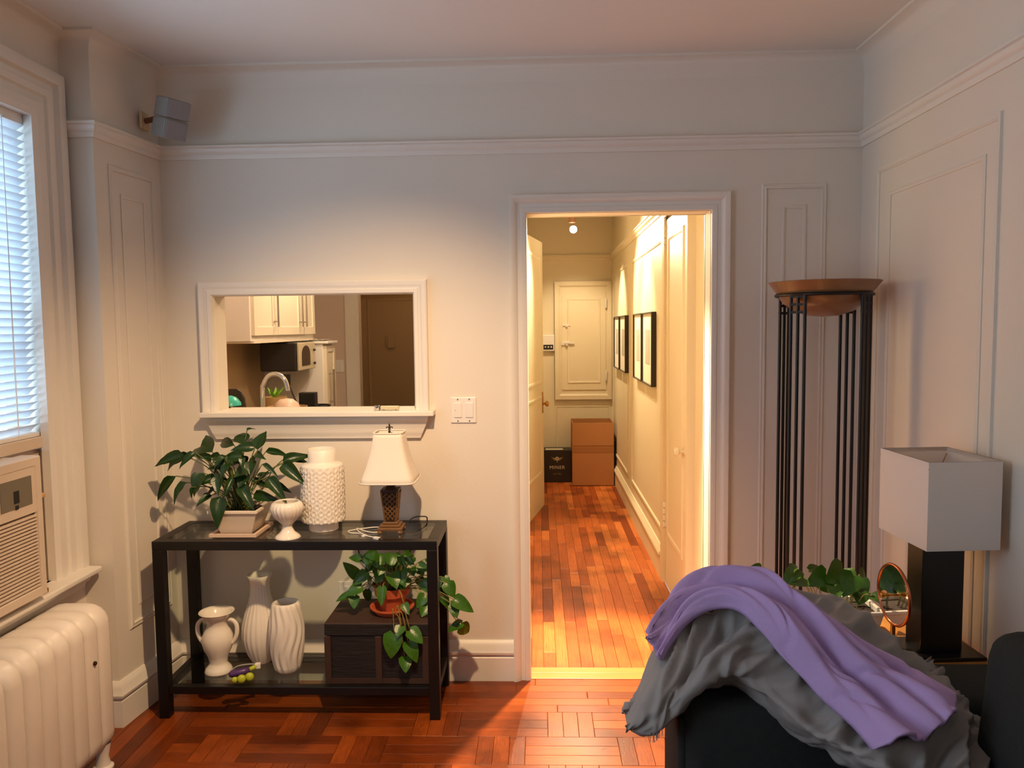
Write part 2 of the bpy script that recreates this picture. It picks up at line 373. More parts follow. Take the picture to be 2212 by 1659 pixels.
struct('trim_10', b, TRIM, 'moulded apron with angled ends under the pass-through sill', 'apron', smooth='auto')

# ---------------------------------------------------------------- floors
def unit_plank():
    e = .004
    m_ = MB(); m_.v = [(-.5,-.5,-.5),(.5,-.5,-.5),(.5,.5,-.5),(-.5,.5,-.5),(-.5,-.5,.44),(.5,-.5,.44),(.5,.5,.44),(-.5,.5,.44),(-.5+e,-.5+e*4,.5),(.5-e,-.5+e*4,.5),(.5-e,.5-e*4,.5),(-.5+e,.5-e*4,.5)]
    m_.f = [(0,3,2,1),(0,1,5,4),(1,2,6,5),(2,3,7,6),(3,0,4,7),(4,5,9,8),(5,6,10,9),(6,7,11,10),(7,4,8,11),(8,9,10,11)]
    return m_
def plank_mesh(m):
    u = unit_plank(); me = bpy.data.meshes.new('plank'); me.from_pydata(u.v, [], u.f); me.update(); me.materials.append(m); return me
def add_plank(me, parent, cx, cy, L, W_, along):
    o = bpy.data.objects.new('plank', me); COL.objects.link(o); o.parent = parent
    p = parent.location
    o.location = (cx-p.x, cy-p.y, -.006-p.z); o.scale = (L-.0012, W_-.0012, .012); o.rotation_euler = (0, 0, 0 if along == 'x' else PI/2)
floor = struct('floor', MB().box(XW, XR, YF, .0, -.1, -.0125), SUB, 'orange-brown parquet floor of the living room', 'floor')
pmesh = plank_mesh(FLOORW)
sw = .0595
far_list = []
def put(cx, cy, L, W_, along):
    if cy > -1.36: add_plank(pmesh, floor, cx, cy, L, W_, along)
    else: far_list.append((cx, cy, L, W_, along))
rnd = random.Random(3)
# border strips along the back wall
for r in range(5):
    x = XW+.01; y = -sw*(r+.5)
    while x < XR-.02:
        L = rnd.uniform(.45, .8)
        if XR-(x+L) < .25: L = XR-x
        put(x+L/2, y, L, sw, 'x'); x += L
XB = -1.40
for c in range(6):        # border strips along the left wall
    y = -5*sw; x = XB-sw*(c+.5)
    while y > YF+.02:
        L = rnd.uniform(.45, .8)
        if (y-L)-YF < .25: L = y-YF
        put(x, y-L/2, L, sw, 'y'); y -= L
per = .527; row = 3*sw+.012; vw = 3*sw
yy = -5*sw; rr_ = 0
while yy > YF+.05:
    x = XB+(.30 if rr_ % 2 == 0 else .035)
    st = 0
    segs = []; xx = XB
    ph = .37 if rr_ % 2 == 0 else .105
    # vertical block occupies [XB+ph+k*per, +vw]
    cur = XB; kk = 0
    while cur < XR-.005:
        vs = XB+ph+kk*per
        if vs > cur+.01:
            e_ = min(vs, XR)
            for i in range(3): put((cur+e_)/2, yy-(i+.5)*row/3, e_-cur, row/3, 'x')
        ve = min(vs+vw, XR)
        nst = max(1, round((ve-vs)/sw)) if ve > vs+.01 else 0
        for i in range(nst):
            w_ = (ve-vs)/nst; put(vs+(i+.5)*w_, yy-row/2, row, w_, 'y')
        cur = vs+vw; kk += 1
    yy -= row; rr_ += 1
fb = MB()
for (cx, cy, L, W_, al) in far_list:
    n = len(fb.v); u = unit_plank()
    for (a, b_, c_) in u.v:
        a2, b2 = a*(L-.0012), b_*(W_-.0012)
        if al == 'y': a2, b2 = -b2, a2
        fb.v.append((cx+a2-floor.location.x, cy+b2-floor.location.y, -.006+c_*.012-floor.location.z))
    fb.f += [tuple(n+i for i in q) for q in u.f]
o = fb.build('parquet_strips', FLOORW, floor, fix=False); o['kind'] = 'stuff'

hfl = struct('floor_hall', MB().box(-2.45, HR, T*0+.0, 6.1, -.1, -.0125), SUB, 'worn orange strip floor of the hallway', 'floor')
hmesh = plank_mesh(HALLF)
hw = (HR-HL)/16
for c in range(16):
    y = .115; x = HL+(c+.5)*hw
    y -= 0
    first = True
    while y < HE-.02:
        L = rnd.uniform(.25, .95) if not first else rnd.uniform(.15, .8)
        first = False
        if HE-(y+L) < .15: L = HE-y
        add_plank(hmesh, hfl, x, y+L/2, L, hw, 'y'); y += L
b = MB().box(DX0, DX1, 0, .058, -.0125, .003).box(DX0, DX1, .059, .115, -.0125, .003)
struct('trim_11', b, SADDLE, 'pale wooden threshold strip across the doorway floor', 'threshold', bevel=.002)

# ---------------------------------------------------------------- hall shell
struct('wall_hall_left', MB().box(HL-.12, HL, T, 4.6, 0, ZC), HALLW, 'hallway partition wall behind the open panelled door', 'wall')
b = MB()
D4 = (.66, 1.32)     # closet door opening in the right hall wall
for y0, y1, z0, z1 in ((T, .46, 0, ZC), (.46, D4[0]-.0, 0, ZC), (D4[0], D4[1], 2.2, ZC), (D4[1], HE, 0, ZC)):
    xo = .045 if y1 <= D4[0] else 0
    b.box(HR+xo, HR+.3, y0, y1, z0, z1)
b.box(HR+.2, HR+.3, D4[0], D4[1], 0, 2.2)
struct('wall_hall_right', b, HALLW, 'cream hallway wall with four framed pictures', 'wall')
struct('wall_hall_end', MB().box(HL-.12, HR+.3, HE, HE+.1, 0, ZC), HALLW, 'end wall of the hallway behind the boxes', 'wall')
struct('trim_12', hsweep(MB(), [(HL, T+.03), (HL, HE), (HR, HE), (HR, D4[1]+.06)], rail, 2.235), HALLW, 'picture rail along the hallway walls', 'picture rail', smooth='auto')
hb = [(-.01, 0), (.02, 0), (.02, .13), (.012, .135), (.02, .142), (.03, .15), (.026, .165), (.014, .178), (.008, .19), (-.01, .19)]
struct('baseboard_hall', hsweep(MB(), [(HL, 3.5), (HL, HE), (HR, HE), (HR, D4[1]+.07)], hb), HALLW, 'tall moulded baseboard along the hallway wall', 'baseboard', smooth='auto')
b = MB()
for y0, y1 in ((3.25, 4.58), (1.46, 2.97)):
    b.sweep(rect('x', y0, y1, .30, 2.075, HR), pm, (-1,0,0), True)
struct('trim_13', b, HALLW, 'two tall panel mouldings framing the hallway pictures', 'panel moulding', smooth='auto')
b = MB().sweep(rect('y', .18, .72, .27, .74, HE), pm2, (0,-1,0), True)
struct('trim_14', b, HALLW, 'panel moulding low on the hallway end wall behind the boxes', 'panel moulding', smooth='auto')

def panel_leaf(t, name, w, h, th, m, panels, bev=.018, rec=.008, both=True):
    # door leaf in local coords: x 0..w, y -th..0 (front face at y=-th), with recessed panels built as sloped geometry
    b = MB().box(0, w, -th, 0, 0, h)
    for (x0, x1, z0, z1) in panels:
        for yy_, sg in ((-th, -1),)+(((0, 1),) if both else ()):
            b.sweep([(x0, yy_, z0), (x1, yy_, z0), (x1, yy_, z1), (x0, yy_, z1)], [(-.022, 0), (-.018, .007), (-.006, .008), (.004, .003), (.008, 0)], (0, sg, 0), True)
    return b.build(name, m, t, smooth='auto')
def knob(t, m, x, y, z, s=1, parent=None):
    pr = [(.02*s, 0), (.02*s, .004*s), (.008*s, .006*s), (.008*s, .022*s), (.014*s, .027*s), (.022*s, .032*s), (.025*s, .042*s), (.021*s, .052*s), (.008*s, .057*s)]
    b = MB(); k0 = len(b.v); b.lathe(pr, 16, cap1=True)
    b.v = [(x+v[0], y-v[2], z+v[1]) for v in b.v]
    return b.build('knob', m, parent or t, smooth='auto')
# open door in the hall (hinged on the left wall)
t = thing('door_1', 'cream panelled door standing open along the hallway', 'door', (-.15, 2.63, 0), math.atan2(.78, .152), kind='structure')
lf = panel_leaf(t, 'leaf', .79, 2.285, .04, HALLW, [(.12, .67, .32, .95), (.12, .67, 1.1, 2.14)])
knob(t, BRASS, .735, -.04, .9, 1, lf)
b = MB().box(.715, .755, -.046, -.04, .82, 1.0).build('lock_plate', BRASS, lf)
# closet door in right hall wall
t = thing('door_2', 'cream closet door with glass knob at the near end of the hallway', 'door', (HR+.045, D4[1], 0), -PI/2, kind='structure')
lf = panel_leaf(t, 'leaf', D4[1]-D4[0], 2.18, .045, HALLW, [(.11, .55, .33, 2.06)], both=False)
GK = mat('clear_glass_knob', lin(222, 214, 190), .08, spec=.9, coat=.5)
knob(t, GK, D4[1]-D4[0]-.055, -.045, .9, 1.0, lf)
for z in (.42, 2.08):
    b = MB()
    for i in range(4): b.lathe([(.006, 0), (.009, .003), (.009, .032), (.006, .036)], 10, (.0, -.05, z-.08+i*.04))
    b.box(-.02, .03, -.047, -.0445, z-.07, z+.07)
    b.build('hinge', TRIM, lf, smooth='auto')
# casing of the closet door
b = MB().sweep([(HR, D4[1], 0), (HR, D4[1], 2.2), (HR, D4[0], 2.2)], [(0, -.01), (0, .012), (.02, .014), (.05, .022), (.06, .02), (.06, -.01)], (-1,0,0))
struct('trim_15', b, HALLW, 'casing round the closet door in the hallway', 'door casing', smooth='auto')
b = MB().sweep(rect('x', .2, .43, .25, 2.0, HR+.045), pm2, (-1,0,0), True)
struct('trim_16', b, HALLW, 'small panel moulding just inside the doorway', 'panel moulding', smooth='auto')
# dumbwaiter hatch in the end wall
t = thing('door_3', 'square panelled dumbwaiter hatch door on the hallway end wall', 'hatch', (.168, HE, .815), 0, kind='structure')
b = MB().box(0, .582, -.03, 0, 0, 1.205)
b.sweep([(0, -.03, 0), (.582, -.03, 0), (.582, -.03, 1.205), (0, -.03, 1.205)], [(-.0, -.03), (0, .012), (.04, .014), (.05, .006), (.058, 0)], (0,-1,0), True)
b.build('frame', HALLW, t, smooth='auto')
lf = MB().box(.075, .52, -.04, -.03, .1, 1.1).sweep([(.14, -.04, .18), (.455, -.04, .18), (.455, -.04, 1.02), (.14, -.04, 1.02)], [(-.012, 0), (-.008, .008), (.004, .005), (.01, 0)], (0,-1,0), True).build('leaf', HALLW, t, smooth='auto')
for z in (.24, .98):
    MB().box(.512, .532, -.056, -.04, z-.045, z+.045).lathe([(.007, -.05), (.009, -.046), (.009, .046), (.007, .05)], 8, (.52, -.056, z), cap1=True).build('hinge', TRIM, lf, smooth='auto')
MB().box(.08, .16, -.052, -.04, .755, .77).box(.11, .13, -.06, -.04, .745, .78).build('bolt', TRIM, lf)
MB().box(.07, .15, -.055, -.04, .56, .60).lathe([(.01, 0), (.014, .006), (.014, .02)], 10, (.12, -.06, .55), cap1=True).box(.1, .2, -.068, -.055, .575, .59).build('latch', TRIM, lf)

# intercom
t = thing('intercom', 'beige wall intercom box with dark button strip by the hatch', 'intercom', (.102, HE, 1.315))
MB().box(-.062, .062, -.045, 0, 0, .165).build('body', WHITEP, t, bevel=.006)
MB().box(-.05, .05, -.048, -.045, .016, .065).build('button_strip', DARKP, t)
for i in range(3): MB().lathe([(.008, 0), (.008, .005), (.006, .007)], 10, (0,0,0), cap1=True).build('button', WHITEP, t).matrix_local = Matrix.Translation((-.03+.03*i, -.048, .042)) @ Matrix.Rotation(PI/2, 4, 'X')
# boxes
def carton(name, label, x0, x1, y0, y1, h, m, inner, th=.006):
    t = thing(name, label, 'box', ((x0+x1)/2, (y0+y1)/2, 0)); a, c = (x1-x0)/2, (y1-y0)/2
    b = MB().box(-a, a, -c, -c+th, 0, h).box(-a, a, c-th, c, 0, h).box(-a, -a+th, -c+th, c-th, 0, h).box(a-th, a, -c+th, c-th, 0, h).box(-a, a, -c, c, 0, th)
    b.build('body', m, t); return t, a, c
t, a, c = carton('cardboard_box', 'tall open brown cardboard box at the end of the hallway', .325, .728, 4.2, 4.58, .622, CARD, CARDD)
MB().box(-a-.001, a+.001, -c-.0012, -c, .395, .4).build('crease', CARDD, t); MB().box(-a*.98, a*.98, -c-.0015, -c, .33, .385).build('packing_tape', mat('brown_tape', lin(160, 106, 62), .3), t)
MB().box(-a+.006, a-.006, -c+.006, c-.006, .3, .31).build('inner_flap', CARDD, t)
t = thing('wine_carton', 'black wine carton printed MINER with winged emblem in the hallway', 'box', (.178, 4.48, 0))
MB().box(-.143, .143, -.1, .1, 0, .327).build('body', BOXBLK, t, bevel=.004)
MB().box(-.115, .06, -.085, -.02, .327, .333).build('shipping_label', INKW, t)
b = MB(); z0 = .245
for s in (-1, 1):
    for i in range(3):
        b.prism([(s*.012, z0+.004-i*.008), (s*(.062-i*.012), z0+.011-i*.012), (s*(.05-i*.012), z0+.003-i*.012), (s*.012, z0-.006-i*.008)], 'y', -.1025, -.1005)
b.prism([(-.012, z0-.012), (.012, z0-.012), (0, z0-.045)], 'y', -.1025, -.1005)
b.build('emblem_wings', INKG, t, fix=True)
b = MB(); b.grid(lambda u, v: ((.007+.009*v)*math.cos(2*PI*u), -.1028, z0+(.007+.009*v)*math.sin(2*PI*u)), 18, 2, cu=True); b.build('emblem_ring', INKW, t)
def text(body, size, loc, m, parent, name='lettering', rot=(PI/2, 0, 0), sp=1.0):
    c = bpy.data.curves.new(name, 'FONT'); c.body = body; c.size = size; c.align_x = 'CENTER'; c.space_character = sp; c.extrude = .0004
    tmp = bpy.data.objects.new('tmp_text', c); COL.objects.link(tmp); bpy.context.view_layer.update()
    me = bpy.data.meshes.new_from_object(tmp.evaluated_get(bpy.context.evaluated_depsgraph_get())); bpy.data.objects.remove(tmp)
    me.materials.clear(); me.materials.append(m)
    o = bpy.data.objects.new(name, me); COL.objects.link(o); o.parent = parent; o.location = loc; o.rotation_euler = rot; return o
text('MINER', .048, (0, -.101, .137), INKW, t, sp=1.15); text('Napa Valley', .017, (0, -.101, .083), INKG, t)
MB().box(.733, .757, 4.3, 4.6, 0, .43).build('dark_portfolio', BOXBLK, bevel=.004)
tag(bpy.data.objects['dark_portfolio'], 'thin dark board slipped between cardboard box and hallway wall', 'portfolio')
# framed pictures
PRINT = mat('grey_print', lin(176, 172, 160), .7, var=.25, vscale=14)
MATTE = mat('picture_mat', lin(232, 226, 208), .7)
FRAMEB = mat('black_frame', lin(34, 26, 16), .35)
names = ['farthest of the four, beside the hatch', 'second from the hallway end', 'third from the hallway end', 'nearest of the four, by the closet door']
for i, (y0, y1) in enumerate(((3.73, 4.2), (3.22, 3.69), (2.2, 2.66), (1.69, 2.17))):
    t = thing('picture_frame', 'thin black framed grey print, '+names[i], 'picture', (HR, (y0+y1)/2, 1.165), -PI/2, 'framed prints in the hallway')
    w_ = (y1-y0)/2; h_ = .487
    b = MB().sweep([(-w_, 0, 0), (w_, 0, 0), (w_, 0, h_), (-w_, 0, h_)], [(0, 0), (0, .032), (.008, .034), (.01, .028), (.01, 0)], (0,-1,0), True)
    b.build('frame', FRAMEB, t, smooth='auto')
    MB().box(-w_+.008, w_-.008, -.022, -.004, .008, h_-.008).build('mat_board', MATTE, t)
    MB().box(-w_*.42, w_*.42, -.0235, -.022, .14, .37).build('print', PRINT, t)
# hall track light
BULB = mat('lit_bulb', (1, .8, .5, 1), .3, emit=(1, .78, .5, 1), estr=60)
t = thing('track_light', 'pinkish metal ceiling track lamp with one lit bulb in the hallway', 'ceiling light', (.29, 3.2, ZC))
PINKM = mat('warm_satin_metal', lin(190, 150, 130), .35, metal=.8)
MB().lathe([(.06, -.0), (.06, -.02), (.045, -.026)], 20, cap1=True).build('canopy', PINKM, t, smooth='auto')
MB().box(-.012, .012, -.35, .55, -.075, -.055).lathe([(.008, -.055), (.008, -.02)], 8).build('bar', PINKM, t)
b = MB().tube([(0, 0, -.075), (0, 0, -.13), (.01, 0, -.16), (.0, -.01, -.19)], .006).tube(smoothpath([(-.01, 0, -.15), (-.04, 0, -.17), (-.045, 0, -.21), (-.015, 0, -.23)]), .004)
b.build('arm', PINKM, t, smooth=True)
b = MB().lathe([(.014, .08), (.02, .07), (.024, .05), (.03, .02)], 16, (0, -.0, -.27)); b.build('socket', PINKM, t, smooth='auto')
bb = MB().ball((.008, -.03, -.31), .03, n=16, m=10).build('bulb', BULB, t, smooth=True)
for dy in (-.3, .5):
    MB().lathe([(.012, .06), (.02, .05), (.026, .01), (.034, -.02)], 14, (.02, dy, -.15), cap0=True).build('spot_head', PINKM, t, smooth='auto')

# ---------------------------------------------------------------- kitchen
KL = -2.36
struct('wall_kitchen_left', MB().box(KL-.1, KL, T, 4.7, 0, ZC), KWALL, 'kitchen wall behind the cabinets', 'wall')
b = MB().box(KL-.1, -1.84, 4.6, 4.7, 0, ZC).box(-1.0, HL-.12, 4.6, 4.7, 0, ZC).box(-1.84, -1.0, 4.6, 4.7, 2.1, ZC)
struct('wall_kitchen_far', b, KWALL, 'pinkish kitchen wall with a doorway to the dark foyer', 'wall')
b = MB().sweep([(-1.84, 4.6, 0), (-1.84, 4.6, 2.1), (-1.0, 4.6, 2.1), (-1.0, 4.6, 0)], [(0, -.01), (0, .02), (.03, .018), (.05, .03), (.12, .034), (.14, .03), (.14, -.01)], (0,-1,0))
struct('trim_17', b, TRIM, 'wide white casing of the kitchen doorway', 'door casing', smooth='auto')
b = MB().box(-2.45, -2.35, 4.7, 6.1, 0, ZC).box(-.5, -.4, 4.7, 6.1, 0, ZC).box(-2.45, -.4, 6.0, 6.1, 0, ZC)
struct('wall_foyer', b, KWALL, 'dim foyer walls beyond the kitchen doorway', 'wall')
SHDOOR = mat('shaded_door_paint', lin(150, 124, 84), .5, var=.05)  # foyer shade put into the colour of a cream door
t = thing('door_4', 'panelled entrance door with shade-browned paint seen through the pass-through', 'door', (-2.16, 6.0, 0), 0, kind='structure')
lf = panel_leaf(t, 'leaf', .86, 2.05, .05, SHDOOR, [(.13, .7, .25, 1.9)], both=False)
MB().box(.35, .44, -.075, -.05, 1.33, 1.48).box(.33, .36, -.07, -.05, 1.36, 1.48).build('door_chime', SHDOOR, lf, bevel=.004)
knob(t, BLACKM, .76, -.05, .98, 1.1, lf); knob(t, BLACKM, .76, -.05, 1.42, .8, lf); MB().box(.735, .785, -.07, -.05, 1.05, 1.2).build('deadbolt', BLACKM, lf)
CABP = mat('cabinet_white', lin(228, 216, 196), .35, var=.02)
CABS = mat('cabinet_side_white', lin(226, 220, 216), .45)
t = thing('upper_cabinet', 'white shaker wall cabinet with bar handles above the kitchen counter', 'cabinet', (KL, 1.95, 1.485))
MB().box(0, .375, 0, 1.5, 0, .85).build('body', CABS, t, bevel=.002)
MB().box(.0, .392, .02, 1.5, -.015, .0).build('light_rail', CABP, t)
for (y0, y1, hy) in ((.02, .5, .43), (.51, 1.08, 1.03), (1.09, 1.48, 1.14)):
    d = MB().box(.375, .393, y0, y1, .04, .83)
    d.sweep([(.393, y0, .04), (.393, y1, .04), (.393, y1, .83), (.393, y0, .83)], [(0, 0), (0, .007), (.06, .007), (.064, 0)], (1,0,0), True)
    dd = d.build('door', CABP, t, smooth='auto')
    MB().tube([(.43, hy, .1), (.43, hy, .44)], .007).tube([(.395, hy, .14), (.43, hy, .14)], .005).tube([(.395, hy, .4), (.43, hy, .4)], .005).build('handle', STEEL, dd, smooth='auto')
t = thing('microwave', 'black microwave with arched beige door under the wall cabinet', 'microwave', (KL, 2.68, 1.235))
MB().box(.17, .46, 0, .5, 0, .228).build('body', DARKP, t, bevel=.012)
fr = MB().box(.46, .48, .02, .46, .004, .224).build('door', mat('beige_plastic', lin(196, 182, 156), .4), t, bevel=.006)
ar = [(.08, .04), (.30, .04)]+[(.19+.11*math.cos(a*PI/10), .13+.07*math.sin(a*PI/10)) for a in range(11)]
MB().prism(ar, 'x', .4805, .484).build('door_window', mat('smoked_glass', lin(60, 50, 40), .15), fr)
for z in (.05, .16): MB().ball((.49, .40, z), .012, n=8, m=6).build('dial', DARKP, t)
t = thing('pantry_cabinet', 'narrow white cabinet with steel bar handle past the microwave', 'cabinet', (KL, 3.22, 0))
MB().box(0, .52, 0, .3, 0.02, 1.44).build('body', CABS, t, bevel=.004)
MB().box(0, .57, -.012, .312, 1.44, 1.462).build('top', CABS, t, bevel=.004)
dd = MB().box(.52, .545, .01, .29, .05, 1.42).sweep([(.545, .01, .05), (.545, .29, .05), (.545, .29, 1.42), (.545, .01, 1.42)], [(0, 0), (0, .006), (.05, .006), (.054, 0)], (1,0,0), True).build('door', CABP, t, smooth='auto')
MB().tube([(.59, .07, .9), (.59, .07, 1.22)], .008).build('handle', STEEL, dd, smooth='auto')
for z in (.94, 1.18): MB().tube([(.55, .07, z), (.59, .07, z)], .006).build('handle_post', STEEL, dd, smooth='auto')
t = thing('serving_tray', 'shallow white tray with brown contents on top of the narrow cabinet', 'tray', (KL+.4, 3.38, 1.462))
MB().lathe([(.1, 0), (.13, .014), (.135, .014), (.125, .01), (.02, .006)], 24, (0,0,.001)).build('dish', CERAM, t, smooth='auto')
b = MB()
for i in range(12): b.ball((random.uniform(-.08, .08), random.uniform(-.08, .08), .01), .009, n=8, m=6)
o = b.build('nuts', mat('brown_nuts', lin(96, 52, 26), .6), t, smooth=True); o['kind'] = 'stuff'
COUNT = mat('grey_counter', lin(150, 138, 122), .35, var=.2, vscale=30)
t = thing('base_cabinet', 'white base cabinet along the kitchen wall below the microwave', 'cabinet', (KL, .75, 0))
MB().box(0, .56, 0, 2.45, .08, .865).build('body', CABS, t)
for i in range(4):
    dd = MB().box(.56, .58, i*.61+.01, (i+1)*.61-.01, .1, .85).build('door', CABP, t); MB().tube([(.6, i*.61+.08, .6), (.6, i*.61+.08, .8)], .007).tube([(.58, i*.61+.08, .7), (.6, i*.61+.08, .7)], .005).build('handle', STEEL, dd)
tag(MB().prism([(KL, .75), (KL, T), (-.4, T), (-.4, .72), (KL+.62, .72), (KL+.62, 3.2), (KL, 3.2)], 'z', .866, .9).build('worktop', COUNT), 'grey speckled L-shaped kitchen worktop', 'worktop')
t = thing('sink_cabinet', 'white sink base cabinet right below the pass-through', 'cabinet', (-1.72, T, 0))
MB().box(0, 1.3, 0.005, .56, .08, .865).build('body', CABS, t)
for i in range(2): MB().box(i*.65+.01, i*.65+.64, .56, .58, .1, .85).build('door', CABP, t)
struct('trim_18', MB().box(KL, KL+.012, T, 3.2, .9, 1.47), mat('tile_backsplash', lin(190, 160, 124), .3, var=.05), 'tan backsplash behind the kitchen counter', 'backsplash')
t = thing('faucet', 'chrome gooseneck kitchen faucet behind the pass-through sill', 'faucet', (-1.372, .45, .9))
b = MB().tube(smoothpath([(0, 0, .02), (0, 0, .34), (.006, 0, .39), (.035, 0, .435), (.075, 0, .443), (.11, 0, .42), (.125, 0, .38), (.127, 0, .36)], 5), .012, 12).build('spout', CHROME, t, smooth=True)
MB().lathe([(.03, 0), (.03, .012), (.02, .02), (.016, .1)], 16, cap1=True).build('base', CHROME, t, smooth='auto')
MB().tube([(.012, -.02, .07), (.03, -.07, .11)], .005).build('lever', CHROME, t)
t = thing('cutting_board', 'dark cutting board with rounded corner leaning by the kitchen tiles', 'cutting board', (-1.58, .62, .9), 0)
b = MB().prism([(-.09, 0), (.085, 0), (.05, .31), (.035, .345), (.01, .36), (-.09, .36)], 'y', 0, .015).build('board', mat('dark_walnut', lin(48, 34, 26), .4), t, bevel=.004)
t = thing('scrub_brush', 'turquoise dish scrubber with white handle beside the dark cutting board', 'brush', (-1.555, .5, .9))
MB().lathe([(.004, .335), (.03, .325), (.05, .3), (.052, .285), (.0, .28)], 18, cap0=False).build('head', mat('turquoise_plastic', lin(60, 190, 178), .3), t, smooth='auto')
MB().tube([(0, 0, 0.001), (.006, 0, .285)], .007).build('handle', WHITEP, t)
t = thing('black_speaker', 'small black upright box speaker on the kitchen counter', 'speaker', (-1.76, 2.5, .9))
MB().box(-.062, .062, -.04, .04, 0, .185).build('body', DARKP, t, bevel=.005); MB().box(-.054, .054, -.042, -.04, .01, .175).build('grille', mat('black_cloth', lin(18, 18, 18), .9), t)
t = thing('mixing_bowl', 'cream ceramic bowl with dome lid among the kitchen counter clutter', 'bowl', (-1.78, 2.05, .9))
MB().lathe([(.05, 0), (.1, .03), (.125, .085), (.12, .085), (.09, .03), (.0, .02)], 28).build('body', mat('wicker_tan', lin(170, 130, 86), .6, var=.2, vscale=30), t, smooth='auto')
MB().lathe([(.08, .08), (.07, .1), (.04, .12), (.0, .125)], 24, cap0=False).build('lid', mat('pink_white', lin(222, 196, 180), .4), t, smooth='auto')
t.scale = (1.15, 1.15, 1.45)
t = thing('herb_pot', 'small tan pot with bright green leaves on the kitchen counter', 'plant', (-1.93, 2.25, .9)); t.scale = (1.3, 1.3, 1.75)
MB().lathe([(.05, 0), (.065, .1), (.058, .1), (.05, .085), (0, .085)], 20).build('pot', mat('tan_pot', lin(180, 150, 100), .6), t, smooth='auto')
LIME = mat('lime_leaf', lin(120, 190, 50), .4)
for i in range(7):
    a = i*.9; MB().prism([(0, 0), (.03, .012), (.075, 0), (.03, -.012)], 'z', 0, .001).build('leaf', LIME, t).matrix_local = Matrix.Translation((0, 0, .09)) @ Matrix.Rotation(a, 4, 'Z') @ Matrix.Rotation(-.7, 4, 'Y')
t = thing('spatula', 'long dark utensil leaning behind the faucet', 'utensil', (-1.86, 2.38, .9))
MB().tube([(.09, 0, 0.002), (-.02, .02, .27)], .006).box(-.05, .0, .015, .021, .25, .33).build('body', DARKP, t)
t = thing('frying_pan', 'black pan lying at the end of the kitchen counter', 'pan', (-1.84, 2.98, .9))
MB().lathe([(.1, 0), (.12, .04), (.116, .04), (.096, .006), (0, .006)], 24).build('body', BLACKM, t, smooth='auto'); MB().tube([(.1, -.05, .035), (.1, -.25, .05)], .01).build('handle', DARKP, t)
t = thing('light_switch', 'single white switch plate on the pink kitchen wall', 'light switch', (-2.05, 4.6, 1.12))
MB().box(-.042, .042, -.008, 0, 0, .125).build('plate', WHITEP, t, bevel=.003); MB().box(-.017, .017, -.012, -.008, .03, .095).build('rocker', WHITEP, t, bevel=.002)
t = thing('multi_tool', 'silver folding pocket tool lying on the white pass-through sill', 'tool', (-.655, -.025, 1.209))
MB().box(-.03, .05, -.011, .011, .004, .02).build('body', mat('cream_scales', lin(206, 196, 160), .3), t, bevel=.003)
MB().lathe([(.012, 0), (.014, .004), (.014, .018), (.01, .022)], 14, (-.045, 0, .001), cap1=True).box(-.04, -.028, -.009, .009, .003, .02).build('head', CHROME, t, smooth='auto')
for x in (-.02, .035): MB().box(x, x+.008, -.013, .013, 0.0, .006).build('clip', CHROME, t)
tag(MB().box(-.55, -.535, .05, .08, 1.209, 1.228).build('window_latch', GREYP, bevel=.003), 'tiny grey latch block at the end of the sill', 'latch')

# ---------------------------------------------------------------- window, blind, air conditioner, radiator
t = thing('window_1', 'white framed sash window behind the raised blind', 'window', (XW, (W1[0]+W1[1])/2, WZ0), kind='structure')
wy = (W1[1]-W1[0])/2; wz = WZ1-WZ0
b = MB().sweep([(0, -wy, 0), (0, -wy, wz), (0, wy, wz), (0, wy, 0)], [(-.02, -.01), (-.02, .02), (0, .03), (-.0, .03), (.03, .03), (.036, .018), (.06, .016), (.066, .026), (.09, .028), (.096, .018), (.115, .018), (.122, .036), (.15, .04), (.165, .034), (.165, -.01)], (1,0,0))
cs = b.build('casing', TRIM, t, smooth='auto')
b = MB()
for (y0, y1, z0, z1) in ((-wy, -wy+.05, 0, wz), (wy-.05, wy, 0, wz), (-wy, wy, 0, .06), (-wy, wy, wz-.05, wz), (-wy, wy, wz/2-.02, wz/2+.02)): b.box(-.15, -.11, y0, y1, z0, z1)
b.build('sash', TRIM, t, bevel=.003)
MB().box(-.132, -.128, -wy+.05, wy-.05, .06, wz-.05).build('pane', PANE, t)
b = MB().box(-.02, .085, -wy-.2, wy+.165, -.022, 0.0); b.build('stool', TRIM, t, bevel=.006)
MB().prism([(0, -.022), (.06, -.022), (.055, -.045), (.04, -.05), (.03, -.075), (.0, -.078)], 'y', -wy-.16, wy+.13).build('apron', TRIM, t)
t = thing('window_blind', 'white horizontal slat blind in the bright window', 'blind', (XW-.035, (W1[0]+W1[1])/2, 1.19))
bz = 2.335-1.19; SLAT = translucent_mat('blind_slat', lin(222, 228, 234), .2)
MB().box(-.022, .022, -wy+.008, wy-.008, bz-.045, bz).build('head_rail', WHITEP, t, bevel=.002)
MB().box(-.02, .02, -wy+.01, wy-.01, 0, .014).build('bottom_rail', WHITEP, t, bevel=.002)
sm = None; ns = 40
for i in range(ns):
    z = .03+(bz-.09)*i/(ns-1)
    if sm is None:
        b = MB(); b.grid(lambda u, v: (-.024+.048*u, -wy+.012+(2*wy-.024)*v, .003*(1-(2*u-1)**2)), 5, 2); s0 = b.build('slat', SLAT, t, smooth=True); sm = s0.data; o = s0
    else:
        o = bpy.data.objects.new('slat', sm); COL.objects.link(o); o.parent = t
    o.location = (0, 0, z); o.rotation_euler = (0, math.radians(-36+random.uniform(-3, 3)), math.radians(random.uniform(-.25, .25)))
for y in (-wy*.72, -.02, wy*.72):
    MB().tube([(.024, y, .01), (.024, y, bz-.04)], .0012, 5).build('ladder_cord', WHITEP, t)
